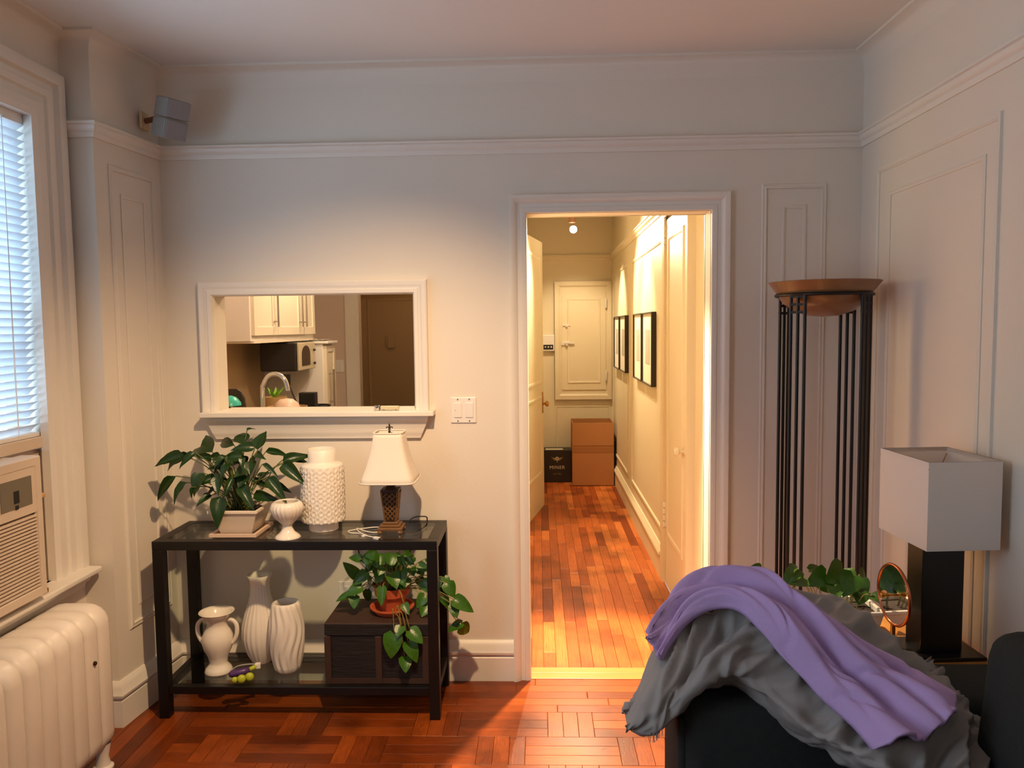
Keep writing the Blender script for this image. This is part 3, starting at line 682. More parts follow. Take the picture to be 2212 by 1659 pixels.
MB().tube([(.03, wy-.14, bz-.04), (.032, wy-.15, .25), (.03, wy-.145, .05)], .0015, 5).build('pull_cord', WHITEP, t)
t = thing('window_2', 'plain white window casing further along the window wall', 'window', (XW, (W2[0]+W2[1])/2, WZ0), kind='structure')
w2 = (W2[1]-W2[0])/2
MB().sweep([(0, -w2, 0), (0, -w2, wz), (0, w2, wz), (0, w2, 0)], [(-.02, -.01), (-.02, .02), (0, .03), (.165, .03), (.165, -.01)], (1,0,0)).build('casing', TRIM, t)
ACW = mat('air_conditioner_plastic', lin(214, 196, 176), .45)
t = thing('air_conditioner', 'beige window air conditioner with louvred grille standing on the window sill', 'air conditioner', (XW, -1.145, .68))
MB().box(-.15, .09, -.33, .33, 0, .465).build('body', ACW, t, bevel=.012)
fr = MB().box(.09, .105, -.335, .335, -.005, .445)
fr = MB().sweep([(.09, -.335, -.005), (.09, .335, -.005), (.09, .335, .47), (.09, -.335, .47)], [(0, -.05), (0, .012), (.004, .018), (.03, .018), (.034, .008)], (1,0,0), True)
fr.box(.09, .106, -.31, .31, .285, .44).build('front_frame', ACW, t, smooth='auto', bevel=.0)
for i in range(21):
    z = .035+i*.0118
    s_ = MB().prism([(.092, z), (.106, z-.002), (.106, z+.003), (.092, z+.006)], 'y', -.302, .302).build('louver', ACW, t)
MB().box(.088, .092, -.302, .302, .025, .285).build('grille_back', mat('grille_brown', lin(120, 94, 70), .7), t)
cp = MB().box(.106, .1085, .13, .28, .318, .412).build('control_panel', mat('control_grey', lin(120, 112, 96), .3), t)
MB().box(.1085, .11, .19, .215, .335, .375).build('display', DARKP, cp); MB().box(.1085, .11, .195, .21, .315, .328).build('button', DARKP, cp)
MB().box(.106, .1085, -.28, .1, .318, .412).build('air_outlet', mat('vent_brown', lin(150, 122, 92), .6), t)
tag(MB().box(XW-.13, XW-.005, W1[0]+.01, W1[1]-.002, 1.1475, 1.189).build('filler_panel', ACW, bevel=.003), 'beige filler board between air conditioner top and raised blind', 'panel')
tag(MB().box(XW-.06, XW-.03, -.816, W1[1]+.001, .656, 1.14).build('side_filler', ACW, bevel=.002), 'beige side filler board between air conditioner and window casing', 'panel')
tag(MB().box(XW+.005, XW+.03, -.735, -.70, .995-.02, 1.0).box(XW-.0, XW+.02, -.72, -.66, .975, .99).build('side_bracket', mat('tan_bracket', lin(206, 160, 110), .5), bevel=.003), 'small tan bracket on the side of the air conditioner', 'bracket')
b = MB().tube(smoothpath([(XW+.05, -.83, .668), (XW+.06, -.9, .664), (XW+.04, -1.0, .664), (XW+.065, -1.2, .664), (XW+.05, -1.4, .664)]), .005, 6)
tag(b.build('power_cord', mat('grey_cord', lin(150, 140, 128), .5), smooth=True), 'grey power cord lying on the window sill under the air conditioner', 'cord')
tag(MB().box(XW+.05, XW+.068, -.775, -.745, .656, .672).lathe([(.006, 0), (.009, .01), (.006, .02)], 8, (XW+.058, -.76, .67), cap1=True).build('sash_lock', BRASS, bevel=.002), 'small brass sash lock lying on the window sill', 'lock')
RADP = mat('radiator_paint', lin(226, 216, 204), .42, var=.05, vscale=5, bump=.12, bscale=25)
t = thing('radiator', 'thick white painted cast-iron radiator under the window', 'radiator', (-1.645, -.7, 0))
sec = None; pitch = .078
def rad_sec():
    b = MB()
    out = []
    hw_ = .115; z0, z1 = .07, .605
    # rounded slab cross-section in x-z, extruded over y with soft bulging edges
    def ring(inset):
        pts = []; r = .075-inset*.4
        for (cx, cz, a0) in ((hw_-r, z1-r, 0), (-hw_+r, z1-r, 90), (-hw_+r, z0+r, 180), (hw_-r, z0+r, 270)):
            for k in range(6):
                a = math.radians(a0+k*18); pts.append((cx+(r-inset)*math.cos(a), cz+(r-inset)*math.sin(a)))
        return pts
    prof = [(.014, 0), (.004, .007), (.0, .02), (0, .057), (.004, .07), (.014, .077)]
    n = len(b.v); K = None
    for (ins, y) in prof:
        R_ = ring(ins); K = len(R_); b.v += [(p[0], -y, p[1]) for p in R_]
    for i in range(len(prof)-1):
        for k in range(K): b.f.append((n+i*K+k, n+i*K+(k+1) % K, n+(i+1)*K+(k+1) % K, n+(i+1)*K+k))
    b.f.append(tuple(n+k for k in range(K))); b.f.append(tuple(n+(len(prof)-1)*K+k for k in range(K)))
    return b
for i in range(13):
    if sec is None: o = rad_sec().build('section', RADP, t, smooth='auto'); sec = o.data
    else: o = bpy.data.objects.new('section', sec); COL.objects.link(o); o.parent = t
    o.location = (0, -i*pitch, 0)
for (y) in (-.03, -.03-12*pitch):
    for x in (-.075, .075): MB().lathe([(.034, 0), (.036, .012), (.026, .02), (.02, .05), (.03, .1)], 14, (x, y, 0)).build('foot', RADP, t, smooth='auto')
MB().lathe([(.006, 0), (.01, .004), (.01, .02), (.006, .024)], 8, (0,0,0), cap1=True).build('air_valve', mat('dark_bronze', lin(70, 52, 36), .4, metal=.8), t).matrix_local = Matrix.Translation((.104, -.118, .43)) @ Matrix.Rotation(PI/2, 4, 'Y') @ Matrix.Scale(.8, 4)

# ---------------------------------------------------------------- wall things
t = thing('wall_speaker', 'small grey two-part satellite speaker bracketed high in the corner', 'speaker', (-1.5, -.17, 2.345))
q = bpy.data.objects.new('tilt', None)
bpy.data.objects.remove(q)
Rm = Matrix.Rotation(math.radians(4), 4, 'Y') @ Matrix.Rotation(math.radians(56), 4, 'Z') @ Matrix.Rotation(math.radians(13), 4, 'X')
for z in (0.0, .08):
    hs = MB().box(-.05, .05, -.045, .05, z, z+.077).build('cube', GREYP, t, bevel=.006); hs.matrix_local = Rm
    g = MB().box(-.047, .047, -.052, -.045, z+.003, z+.074).build('grille', GREYD, hs, bevel=.003)
MB().box(-.0, .012, -.03, .03, .05, .12).build('wall_plate', mat('cream_bracket', lin(214, 190, 150), .5), t, bevel=.002).location = (-.128, .05, 0)
MB().tube([(-.118, .05, .085), (-.06, .02, .085)], .012).build('bracket_arm', mat('brown_bracket', lin(110, 70, 46), .5), t)
t = thing('light_switch', 'double white rocker switch plate between pass-through and doorway', 'light switch', (-.327, 0, 1.15))
MB().box(-.055, .055, -.007, 0, 0, .112).build('plate', WHITEP, t, bevel=.003)
for x in (-.025, .025):
    MB().box(x-.017, x+.017, -.011, -.007, .024, .088).build('rocker', WHITEP, t, bevel=.0015)
    for z in (.009, .103): MB().lathe([(.003, 0), (.003, .002)], 8, cap1=True).build('screw', STEEL, t).matrix_local = Matrix.Translation((x, -.007, z)) @ Matrix.Rotation(PI/2, 4, 'X')
MB().lathe([(.0025, 0), (.0025, .0012)], 8, cap1=True).build('pilot_light', mat('amber_dot', lin(230, 190, 60), .3), t).matrix_local = Matrix.Translation((-.036, -.011, .056)) @ Matrix.Rotation(PI/2, 4, 'X')
t = thing('wall_outlet', 'white outlet plate on the wall behind the old wooden chest', 'outlet', (-.86, 0, .33))
MB().box(-.036, .036, -.006, 0, 0, .115).build('plate', WHITEP, t, bevel=.002)
for z in (.02, .065): MB().box(-.016, .016, -.009, -.006, z, z+.03).build('socket', WHITEP, t, bevel=.004)

# ---------------------------------------------------------------- console table
TX0, TX1, TY0, TY1, TZ = -1.545, -.405, -.368, -.032, .728
t = thing('console_table', 'black framed console table with two glass shelves', 'table', ((TX0+TX1)/2, (TY0+TY1)/2, 0))
a, c = (TX1-TX0)/2, (TY1-TY0)/2; L = .042
for sx in (-1, 1):
    for sy in (-1, 1):
        x0 = -a if sx < 0 else a-L; y0 = -c if sy < 0 else c-L
        MB().box(x0, x0+L, y0, y0+L, 0, TZ-.036).build('leg', BLACKW, t, bevel=.002)
for y0 in (-c, c-L): MB().box(-a, a, y0, y0+L, TZ-.036, TZ).build('top_rail', BLACKW, t, bevel=.002)
for x0 in (-a, a-L): MB().box(x0, x0+L, -c+L, c-L, TZ-.036, TZ).build('top_rail', BLACKW, t, bevel=.002)
for y0 in (-c+.004, c-.034): MB().box(-a+L, a-L, y0, y0+.03, .10, .132).build('shelf_rail', BLACKW, t, bevel=.002)
for x0 in (-a+.004, a-.034): MB().box(x0, x0+.03, -c+L, c-L, .10, .132).build('shelf_rail', BLACKW, t, bevel=.002)
MB().box(-a+L-.0, a-L, -c+L, c-L, TZ-.009, TZ-.001).build('glass_top', GLASS, t)
MB().box(-a+L*.9, a-L*.9, -c+.034, c-.034, .125, .134).build('glass_shelf', GLASS, t)
ZT = TZ-.001; ZS = .134

# ---------------------------------------------------------------- pottery
def ribbed(k, d, tw=0): return lambda r, th, z, j: r*(1+d*math.cos(k*th+tw*z)) if r > .012 else r
t = tag(MB().lathe([(.0, .0), (.05, 0), (.052, .004), (.045, .012), (.028, .026), (.02, .042), (.019, .052), (.024, .06), (.04, .076), (.056, .096), (.064, .116), (.064, .128), (.058, .143), (.048, .15), (.044, .149), (.05, .14), (.055, .12), (.04, .08), (.01, .07)], 96, (-1.015, -.31, ZT),
     rad=lambda r, th, z, j: r*(1+(.07*abs(math.cos(11*th+14*z))-.05 if 6 < j < 13 else 0)), cap0=False).build('goblet_vase', CERAM, smooth=True), 'small white fluted goblet vase on a flared foot, beside the potted lily', 'vase')
def rings(r, th, z, j):
    if not (5 < j < 46): return r
    # staggered embossed rings
    row_ = (z-.042)/.0288; ri_ = math.floor(row_); u = th/(2*PI)*18+(.5 if ri_ % 2 else 0); du = (u-math.floor(u)-.5)*.0305; dz = (row_-ri_-.5)*.0288
    d = math.hypot(du, dz); return r+.005*math.exp(-((d-.0108)/.0028)**2)-.001
pr = [(0, 0), (.058, 0), (.06, .003), (.06, .032), (.064, .036), (.082, .038)]+[(.087+.002*math.sin(PI*i/41), .04+.232*i/41) for i in range(42)]+[(.084, .277), (.07, .281), (.058, .283), (.056, .29), (.057, .34), (.052, .342), (.05, .29)]
tag(MB().lathe(pr, 200, (-.906, -.175, ZT), rad=rings, cap0=False).build('cylinder_vase', BISQUE, smooth=True), 'tall white cylindrical vase embossed with rings beside the table lamp', 'vase')
t = thing('urn_vase', 'cream two-handled urn vase on the lower glass shelf', 'vase', (-1.355, -.225, ZS))
MB().lathe([(0, 0), (.055, 0), (.057, .006), (.05, .02), (.038, .034), (.036, .045), (.042, .07), (.056, .1), (.063, .13), (.062, .155), (.052, .178), (.042, .195), (.04, .21), (.05, .235), (.066, .253), (.072, .258), (.07, .26), (.06, .25), (.042, .225), (.036, .2), (.01, .19)], 48, cap0=False).build('body', CERAM, t, smooth=True)
for s in (-1, 1): MB().tube(smoothpath([(s*.045, 0, .222), (s*.066, 0, .22), (s*.082, 0, .2), (s*.083, 0, .165), (s*.072, 0, .135), (s*.06, 0, .12)], 5), [.007+.002*math.sin(i/25*PI) for i in range(26)], 10).build('handle', CERAM, t, smooth=True)
tag(MB().lathe([(0, 0), (.038, 0), (.042, .006), (.058, .035), (.076, .08), (.083, .12), (.08, .165), (.067, .215), (.05, .262), (.041, .3), (.039, .335), (.043, .362), (.053, .382), (.05, .384), (.038, .36), (.034, .3)], 110, (-1.205, -.125, ZS), rad=lambda r, th, z, j: r*(1+(.022*math.cos(22*th) if 1 < j < 11 else 0)), cap0=False).build('bottle_vase', BISQUE, smooth=True), 'tall white ribbed bottle vase with flared neck on the lower shelf', 'vase')
tag(MB().lathe([(0, 0), (.044, 0), (.046, .004)]+[(.047+.024*math.sin(PI*(.08+.8*i/18)), .01+.275*i/18) for i in range(19)]+[(.05, .292), (.046, .292), (.05, .27), (.06, .2)], 120, (-1.068, -.205, ZS), rad=lambda r, th, z, j: r*(1+(.05*math.cos(13*th+2.8*math.sin(z*24)) if 2 < j < 22 else 0)), cap0=False).build('wavy_vase', BISQUE, smooth=True), 'matte white vase carved with wavy vertical ridges', 'vase')
t = thing('toy', 'purple and lime green plastic toy with white cap on the lower shelf', 'toy', (-1.215, -.305, ZS), .25)
PUR = mat('purple_plastic', lin(84, 50, 110), .35); LIMEP = mat('lime_plastic', lin(180, 190, 50), .4)
MB().tube([(-.058, 0, .026), (-.05, 0, .03), (0, .005, .034), (.02, .01, .036)], [.01, .014, .014, .01], 10).build('body', PUR, t, smooth=True)
MB().tube([(.015, .008, .036), (.045, .02, .044)], .009, 10).build('neck', LIMEP, t, smooth=True)
MB().box(.04, .062, .012, .032, .034, .056).build('cap', WHITEP, t, bevel=.003)
for (x, y, r) in ((-.035, -.022, .013), (-.008, -.03, .018), (.022, -.018, .018), (.012, .004, .014)): MB().ball((x, y, r), r, r*.8, r, n=10, m=8).build('bead', LIMEP, t, smooth=True)
MB().tube(smoothpath([(-.06, .01, .03), (-.03, .012, .054), (.02, .018, .056), (.045, .022, .05)]), .003, 6).build('strap', GREYP, t, smooth=True)

# ---------------------------------------------------------------- small table lamp
t = thing('table_lamp', 'small lamp with woven bronze base and cream bell shade on the glass table', 'lamp', (-.612, -.215, ZT))
BRZ = mat('bronze_resin', lin(128, 92, 56), .4, metal=.35, var=.2, vscale=20)
BRD = mat('dark_bronze_resin', lin(58, 40, 26), .45, metal=.3)
MB().box(-.05, .05, -.05, .05, .014, .026).box(-.04, .04, -.04, .04, .026, .036).box(-.03, .03, -.03, .03, .036, .046).build('base', BRZ, t, bevel=.003)
for sx in (-1, 1):
    for sy in (-1, 1): MB().lathe([(.008, 0), (.012, .006), (.009, .015)], 10, (sx*.04, sy*.04, 0)).build('foot', BRZ, t, smooth='auto')
b = MB(); zb, zt, wb, wt = .046, .172, .022, .034
b.v = [(-wb,-wb,zb),(wb,-wb,zb),(wb,wb,zb),(-wb,wb,zb),(-wt,-wt,zt),(wt,-wt,zt),(wt,wt,zt),(-wt,wt,zt)]; b.f = [(0,3,2,1),(4,5,6,7),(0,1,5,4),(1,2,6,5),(2,3,7,6),(3,0,4,7)]
col = b.build('column', BRD, t)
for f_ in range(4):
    R_ = Matrix.Rotation(f_*PI/2, 4, 'Z'); b = MB()
    def pt(s, q): z = zb+(zt-zb)*q; w_ = wb+(wt-wb)*q; return R_ @ Vector((s*w_*.8, -w_-.0015, z))
    for k in range(-3, 7):
        for d in (1, -1):
            q0, q1 = k/6, (k+2.2)/6; s0, s1 = -d, d
            pts = []
            for i in range(7):
                f2 = i/6; q = q0+(q1-q0)*f2
                if 0.03 <= q <= .97: pts.append(pt(s0+(s1-s0)*f2, q))
            if len(pts) > 1: b.tube(pts, .0024, 5)
    for s in (-1, 1): b.tube([pt(s*1.15, .0), pt(s*1.15, 1)], .003, 5)
    b.build('lattice', BRZ, col)
MB().box(-.036, .036, -.036, .036, zt, zt+.008).lathe([(.028, .18), (.018, .19), (.024, .2), (.022, .212), (.026, .218), (.026, .228), (.012, .236), (.012, .25)], 20, cap1=True).build('neck', BRD, t, smooth='auto')
def shade_pt(u, v, ins=0):
    # rounded-square bell section
    a_ = 2*PI*u+PI/4; z = .218+.196*v; hw_ = (.112*(1-v)**1.0+.058*v)-.012*math.sin(PI*v)*.6-ins
    c_, s_ = math.cos(a_), math.sin(a_); p_ = 7
    r = hw_/((abs(c_)**p_+abs(s_)**p_)**(1/p_)); 
    return (r*c_, r*s_, z)
sh = MB().grid(lambda u, v: shade_pt(u, v), 64, 12, cu=True).build('shade', LINEN, t, smooth='auto')
md = sh.modifiers.new('thick', 'SOLIDIFY'); md.thickness = .002
for v in (0, 1): MB().tube([Vector(shade_pt(i/64, v)) for i in range(64)], .0035, 6, closed=True).build('shade_trim', LINEN, sh, smooth=True)
for k in range(4): MB().tube([Vector(shade_pt((k*16)/64, v/10)) for v in range(11)], .0025, 5).build('shade_rib', LINEN, sh, smooth=True)
MB().tube([(-.055, 0, .405), (.055, 0, .405)], .0015, 5).tube([(0, -.055, .405), (0, .055, .405)], .0015, 5).tube([(0, 0, .25), (0, 0, .41)], .004, 6).build('harp', BRD, t)
b = MB().lathe([(.004, .41), (.006, .414), (.003, .42), (.003, .428)], 10, cap1=True).ball((0, 0, .438), .004, .003, .012, n=8, m=6).ball((0, 0, .425), .007, .003, .0025, n=8, m=5)
for s in (-1, 1): b.tube(smoothpath([(0, 0, .427), (s*.006, 0, .434), (s*.011, 0, .434), (s*.013, 0, .429)], 4), .0022, 5)
b.build('finial', BRD, t, smooth=True)
MB().tube(smoothpath([(.04, .03, .01), (.07, .1, .03), (.1, .14, .028), (.12, .186, .0), (.06, .195, -.12), (-.05, .2, -.2), (-.16, .2, -.2), (-.19, .2, -.12), (-.17, .2, -.02)]), .0028, 6).build('cord', DARKP, t, smooth=True)
tcable = smoothpath([(-.70, -.29, .004), (-.735, -.26, .004), (-.775, -.25, .004), (-.79, -.22, .004), (-.75, -.19, .004), (-.69, -.165, .005), (-.655, -.175, .004), (-.645, -.215, .004), (-.675, -.245, .004), (-.715, -.235, .006), (-.76, -.2, .009), (-.735, -.26, .009), (-.7, -.3, .006), (-.66, -.325, .005)], 6)
t = thing('charging_cable', 'white charging cable coiled on the glass top in front of the lamp', 'cable', (-.7, -.25, ZT))
MB().tube([(p.x+.7, p.y+.25, p.z) for p in tcable], .0022, 6).build('wire', WHITEP, t, smooth=True)
MB().box(-.016, .012, -.007, .007, 0, .01).build('usb_plug', WHITEP, t, bevel=.002).matrix_local = Matrix.Translation((.052, -.087, 0)) @ Matrix.Rotation(-.55, 4, 'Z')
MB().box(.012, .026, -.005, .005, .002, .008).build('usb_contact', STEEL, t).matrix_local = Matrix.Translation((.052, -.087, 0)) @ Matrix.Rotation(-.55, 4, 'Z')
MB().box(-.012, .01, -.004, .004, 0, .007).build('connector', WHITEP, t, bevel=.0015).matrix_local = Matrix.Translation((-.008, -.045, 0)) @ Matrix.Rotation(.6, 4, 'Z')

# ---------------------------------------------------------------- chest
t = thing('wooden_chest', 'dark worn wooden chest on the lower shelf under the terracotta pot', 'chest', (-.655, -.19, ZS))
CH = mat('worn_black_wood', lin(24, 18, 15), .6, var=.5, vscale=5, bump=.3, bscale=20, stretch=(1, 6, 6)); CHL = mat('worn_brown_edge', lin(58, 36, 25), .65, var=.4, vscale=9, bump=.2)
MB().box(-.212, .212, -.138, .138, .0, .195).build('body', CH, t, bevel=.004)
MB().box(-.217, .217, -.143, .143, .197, .25).build('lid', CHL, t, bevel=.005)
MB().box(-.216, .216, -.1445, -.138, .2, .245).build('lid_front', CH, t)
for x in (-.206, .0, .19): MB().box(x-.012, x+.014, -.146, -.138, .0, .196).build('batten', CHL, t, bevel=.002)
MB().box(-.2, .2, -.143, -.138, 0, .02).build('bottom_band', CHL, t)

# ---------------------------------------------------------------- plants
def leaf_mesh(kind, droop, fold, name, m, seed=0):
    rn = random.Random(seed); nu, nv = 9, 5; b = MB(); wob = [rn.uniform(-.05, .05) for _ in range(nu)]
    def wid(u):
        if kind == 'lance': return (math.sin(PI*min(1, u**.62)))**.85*(1-.25*u)
        if kind == 'heart': return max(0, (1-u)**.9*(u+.05)**.34*1.5)
    vv = []
    for i in range(nu):
        u = i/(nu-1); w_ = max(.0, wid(u)) if 0 < i < nu-1 else (.0 if kind == 'lance' or i == nu-1 else .3)
        for j in range(nv):
            s = (j/(nv-1)-.5); x = u+(-.13*abs(s)*2*(1-u)**3 if kind == 'heart' else 0)
            vv.append((x, s*w_, -droop*u*u+fold*abs(s)*2*w_*.35+wob[i]*(abs(s)*2)*.5))
    b.v = vv
    for i in range(nu-1):
        for j in range(nv-1): b.f.append((i*nv+j, (i+1)*nv+j, (i+1)*nv+j+1, i*nv+j+1))
    me = bpy.data.meshes.new(name); me.from_pydata(b.v, [], b.f); me.update(); me.materials.append(m)
    for p in me.polygons: p.use_smooth = True
    return me
def place_leaf(me, parent, base, tip, W_, roll=0, face=(0, -.8, .6)):
    base = Vector(base); tip = Vector(tip); X = tip-base; Ln = X.length; X.normalize()
    Zd = Vector(face); Zd = (Zd-X*Zd.dot(X)); Zd = Zd.normalized() if Zd.length > .05 else X.orthogonal().normalized()
    Zd = Matrix.Rotation(roll, 3, X) @ Zd; Y = Zd.cross(X)
    M_ = Matrix((X*Ln, Y*W_, Zd*Ln)).transposed().to_4x4(); M_.translation = base
    o = bpy.data.objects.new('leaf', me); COL.objects.link(o); o.parent = parent; o.matrix_local = M_; return o
LILY = [(-0.22, -0.02, 0.326, -0.342, -0.05, 0.295, 0.038), (-0.169, -0.03, 0.337, -0.223, -0.08, 0.293, 0.025), (-0.196, 0.0, 0.325, -0.359, 0.02, 0.266, 0.029), (-0.152, 0.02, 0.315, -0.238, 0.06, 0.36, 0.048), (-0.138, 0.06, 0.325, -0.202, 0.12, 0.398, 0.049), (-0.045, 0.06, 0.355, -0.151, 0.12, 0.365, 0.036), (-0.016, 0.08, 0.355, -0.044, 0.14, 0.417, 0.049), (-0.012, 0.12, 0.407, 0.014, 0.15, 0.425, 0.013), (0.055, 0.06, 0.334, 0.065, 0.12, 0.415, 0.049), (0.057, 0.02, 0.347, -0.027, -0.02, 0.357, 0.036), (0.085, 0.06, 0.324, 0.183, 0.1, 0.313, 0.025), (0.172, 0.02, 0.287, 0.28, 0.04, 0.331, 0.036), (0.186, 0.04, 0.31, 0.269, 0.06, 0.279, 0.023), (0.178, 0.0, 0.287, 0.279, -0.05, 0.214, 0.042), (0.124, -0.03, 0.23, 0.212, -0.08, 0.159, 0.038), (0.069, 0.02, 0.217, 0.103, 0.06, 0.256, 0.026), (0.062, -0.02, 0.162, 0.174, -0.05, 0.145, 0.032), (-0.251, -0.04, 0.244, -0.344, -0.06, 0.146, 0.032), (-0.201, -0.05, 0.219, -0.264, -0.09, 0.15, 0.032), (-0.125, -0.07, 0.262, -0.154, -0.13, 0.2, 0.047), (-0.157, -0.11, 0.212, -0.153, -0.12, 0.166, 0.009), (-0.105, -0.04, 0.164, -0.152, -0.09, 0.141, 0.028), (-0.056, -0.08, 0.166, -0.045, -0.15, 0.067, 0.047), (0.023, -0.07, 0.206, 0.095, -0.13, 0.145, 0.036), (-0.074, -0.06, 0.243, -0.141, -0.11, 0.221, 0.028), (-0.064, -0.06, 0.253, -0.054, -0.12, 0.191, 0.038), (0.021, -0.01, 0.319, -0.059, -0.05, 0.323, 0.035), (-0.013, -0.05, 0.307, -0.046, -0.11, 0.272, 0.038), (0.048, -0.06, 0.272, 0.025, -0.12, 0.261, 0.035), (0.06, -0.02, 0.301, 0.064, -0.07, 0.261, 0.035), (0.043, -0.05, 0.247, 0.029, -0.1, 0.219, 0.038), (-0.117, 0.0, 0.308, -0.154, 0.02, 0.265, 0.029), (0.012, -0.02, 0.324, 0.018, 0.02, 0.274, 0.035), (-0.072, 0.02, 0.288, -0.014, 0.06, 0.298, 0.042), (0.059, 0.02, 0.301, 0.0, 0.04, 0.274, 0.029), (-0.106, 0.0, 0.315, -0.071, -0.03, 0.313, 0.019), (0.021, 0.02, 0.194, -0.016, 0.06, 0.138, 0.029), (-0.128, 0.04, 0.271, -0.163, 0.07, 0.232, 0.026), (-0.045, -0.02, 0.229, -0.088, 0.0, 0.179, 0.035), (-0.025, -0.02, 0.242, 0.007, -0.02, 0.202, 0.035)]
POTHOS = [(-0.137, -0.04, 0.165, -0.186, -0.06, 0.227, 0.04), (-0.124, 0.0, 0.223, -0.18, 0.0, 0.23, 0.029), (-0.097, -0.04, 0.175, -0.15, -0.07, 0.136, 0.04), (-0.117, -0.05, 0.122, -0.176, -0.08, 0.101, 0.043), (-0.151, -0.04, 0.091, -0.228, -0.05, 0.061, 0.029), (-0.145, -0.05, 0.08, -0.143, -0.08, 0.04, 0.037), (-0.102, 0.0, 0.091, -0.109, 0.02, 0.023, 0.031), (-0.082, -0.02, 0.236, -0.094, -0.05, 0.2, 0.044), (-0.068, -0.02, 0.243, -0.043, -0.06, 0.201, 0.041), (-0.034, 0.0, 0.241, -0.037, -0.04, 0.207, 0.041), (0.005, 0.0, 0.241, 0.003, -0.05, 0.2, 0.044), (0.033, 0.02, 0.235, 0.025, -0.02, 0.201, 0.041), (0.068, 0.02, 0.227, 0.081, 0.0, 0.193, 0.038), (0.096, 0.0, 0.23, 0.064, 0.0, 0.203, 0.027), (0.148, 0.02, 0.22, 0.167, 0.02, 0.197, 0.024), (0.109, 0.02, 0.181, 0.133, 0.0, 0.157, 0.038), (0.081, 0.0, 0.184, 0.099, -0.03, 0.162, 0.034), (0.046, -0.04, 0.186, 0.062, -0.08, 0.147, 0.05), (0.011, -0.06, 0.178, 0.042, -0.1, 0.136, 0.05), (-0.041, -0.04, 0.175, -0.046, -0.07, 0.147, 0.037), (-0.024, -0.08, 0.129, -0.024, -0.11, 0.062, 0.035), (0.069, -0.04, 0.154, 0.065, -0.07, 0.126, 0.037), (0.135, -0.02, 0.137, 0.163, -0.05, 0.094, 0.041), (0.145, -0.05, 0.084, 0.115, -0.08, 0.046, 0.04), (0.155, -0.05, 0.052, 0.136, -0.09, 0.011, 0.047), (0.22, 0.0, 0.145, 0.241, -0.02, 0.109, 0.031), (0.236, -0.02, 0.126, 0.264, -0.05, 0.077, 0.047), (0.265, -0.04, 0.063, 0.347, -0.06, 0.026, 0.05), (0.261, -0.04, 0.042, 0.277, -0.07, -0.003, 0.04), (0.292, -0.02, -0.044, 0.233, -0.04, -0.068, 0.034), (0.288, -0.02, -0.055, 0.324, 0.0, -0.097, 0.051), (0.221, -0.02, 0.07, 0.236, -0.04, 0.027, 0.034), (0.063, -0.145, -0.009, 0.05, -0.175, -0.038, 0.039), (0.097, -0.145, -0.026, 0.153, -0.17, -0.064, 0.049), (0.033, -0.145, -0.04, 0.02, -0.18, -0.127, 0.065), (0.089, -0.145, -0.075, 0.132, -0.18, -0.136, 0.049), (0.074, -0.145, -0.137, 0.084, -0.18, -0.183, 0.044), (0.064, -0.08, 0.059, 0.087, -0.11, 0.029, 0.03), (-0.081, -0.02, 0.148, -0.107, 0.0, 0.109, 0.03), (-0.022, 0.04, 0.193, 0.006, 0.04, 0.146, 0.041), (0.041, 0.05, 0.197, 0.025, 0.05, 0.154, 0.041), (-0.062, 0.03, 0.185, -0.085, 0.03, 0.146, 0.038), (0.105, 0.04, 0.128, 0.129, 0.04, 0.092, 0.034), (0.174, 0.02, 0.084, 0.194, 0.0, 0.048, 0.038), (0.184, 0.03, 0.131, 0.2, 0.01, 0.095, 0.038), (-0.08, 0.04, 0.113, -0.064, 0.06, 0.078, 0.031)]
POTHOS2 = [(-0.25, 0.02, 0.136, -0.301, -0.02, 0.159, 0.046), (-0.194, 0.0, 0.105, -0.228, -0.03, 0.125, 0.024), (-0.146, 0.04, 0.143, -0.105, 0.07, 0.146, 0.025), (-0.156, -0.03, 0.153, -0.196, -0.08, 0.145, 0.042), (-0.126, -0.03, 0.134, -0.184, -0.08, 0.133, 0.048), (-0.127, 0.02, 0.124, -0.113, 0.0, 0.124, 0.031), (-0.074, 0.07, 0.129, -0.007, 0.1, 0.126, 0.028), (-0.043, 0.0, 0.137, -0.109, -0.05, 0.123, 0.055), (0.019, 0.02, 0.149, -0.052, -0.04, 0.125, 0.067), (0.021, 0.04, 0.13, 0.034, -0.02, 0.106, 0.068), (0.035, -0.03, 0.141, -0.013, -0.08, 0.097, 0.06), (0.095, 0.07, 0.113, 0.13, 0.08, 0.097, 0.044), (0.068, 0.02, 0.105, 0.083, -0.02, 0.075, 0.055), (0.064, -0.02, 0.087, 0.043, -0.06, 0.059, 0.048), (-0.024, -0.03, 0.11, -0.036, -0.08, 0.091, 0.048), (0.075, -0.08, 0.091, 0.115, -0.14, 0.086, 0.035), (0.06, 0.06, 0.085, 0.084, 0.04, 0.041, 0.056), (-0.033, 0.06, 0.097, -0.009, 0.04, 0.06, 0.05)]
LM = [leaf_mesh('lance', .18+.1*i, .5, 'lily_leaf', LEAF, i) for i in range(4)]
HM = [leaf_mesh('heart', .1+.08*i, .45, 'heart_leaf', LEAF2, 10+i) for i in range(4)]
rn = random.Random(11)
t = thing('peace_lily', 'bushy dark green lily in a square cream planter on the glass table', 'potted plant', (-1.235, -.22, ZT))
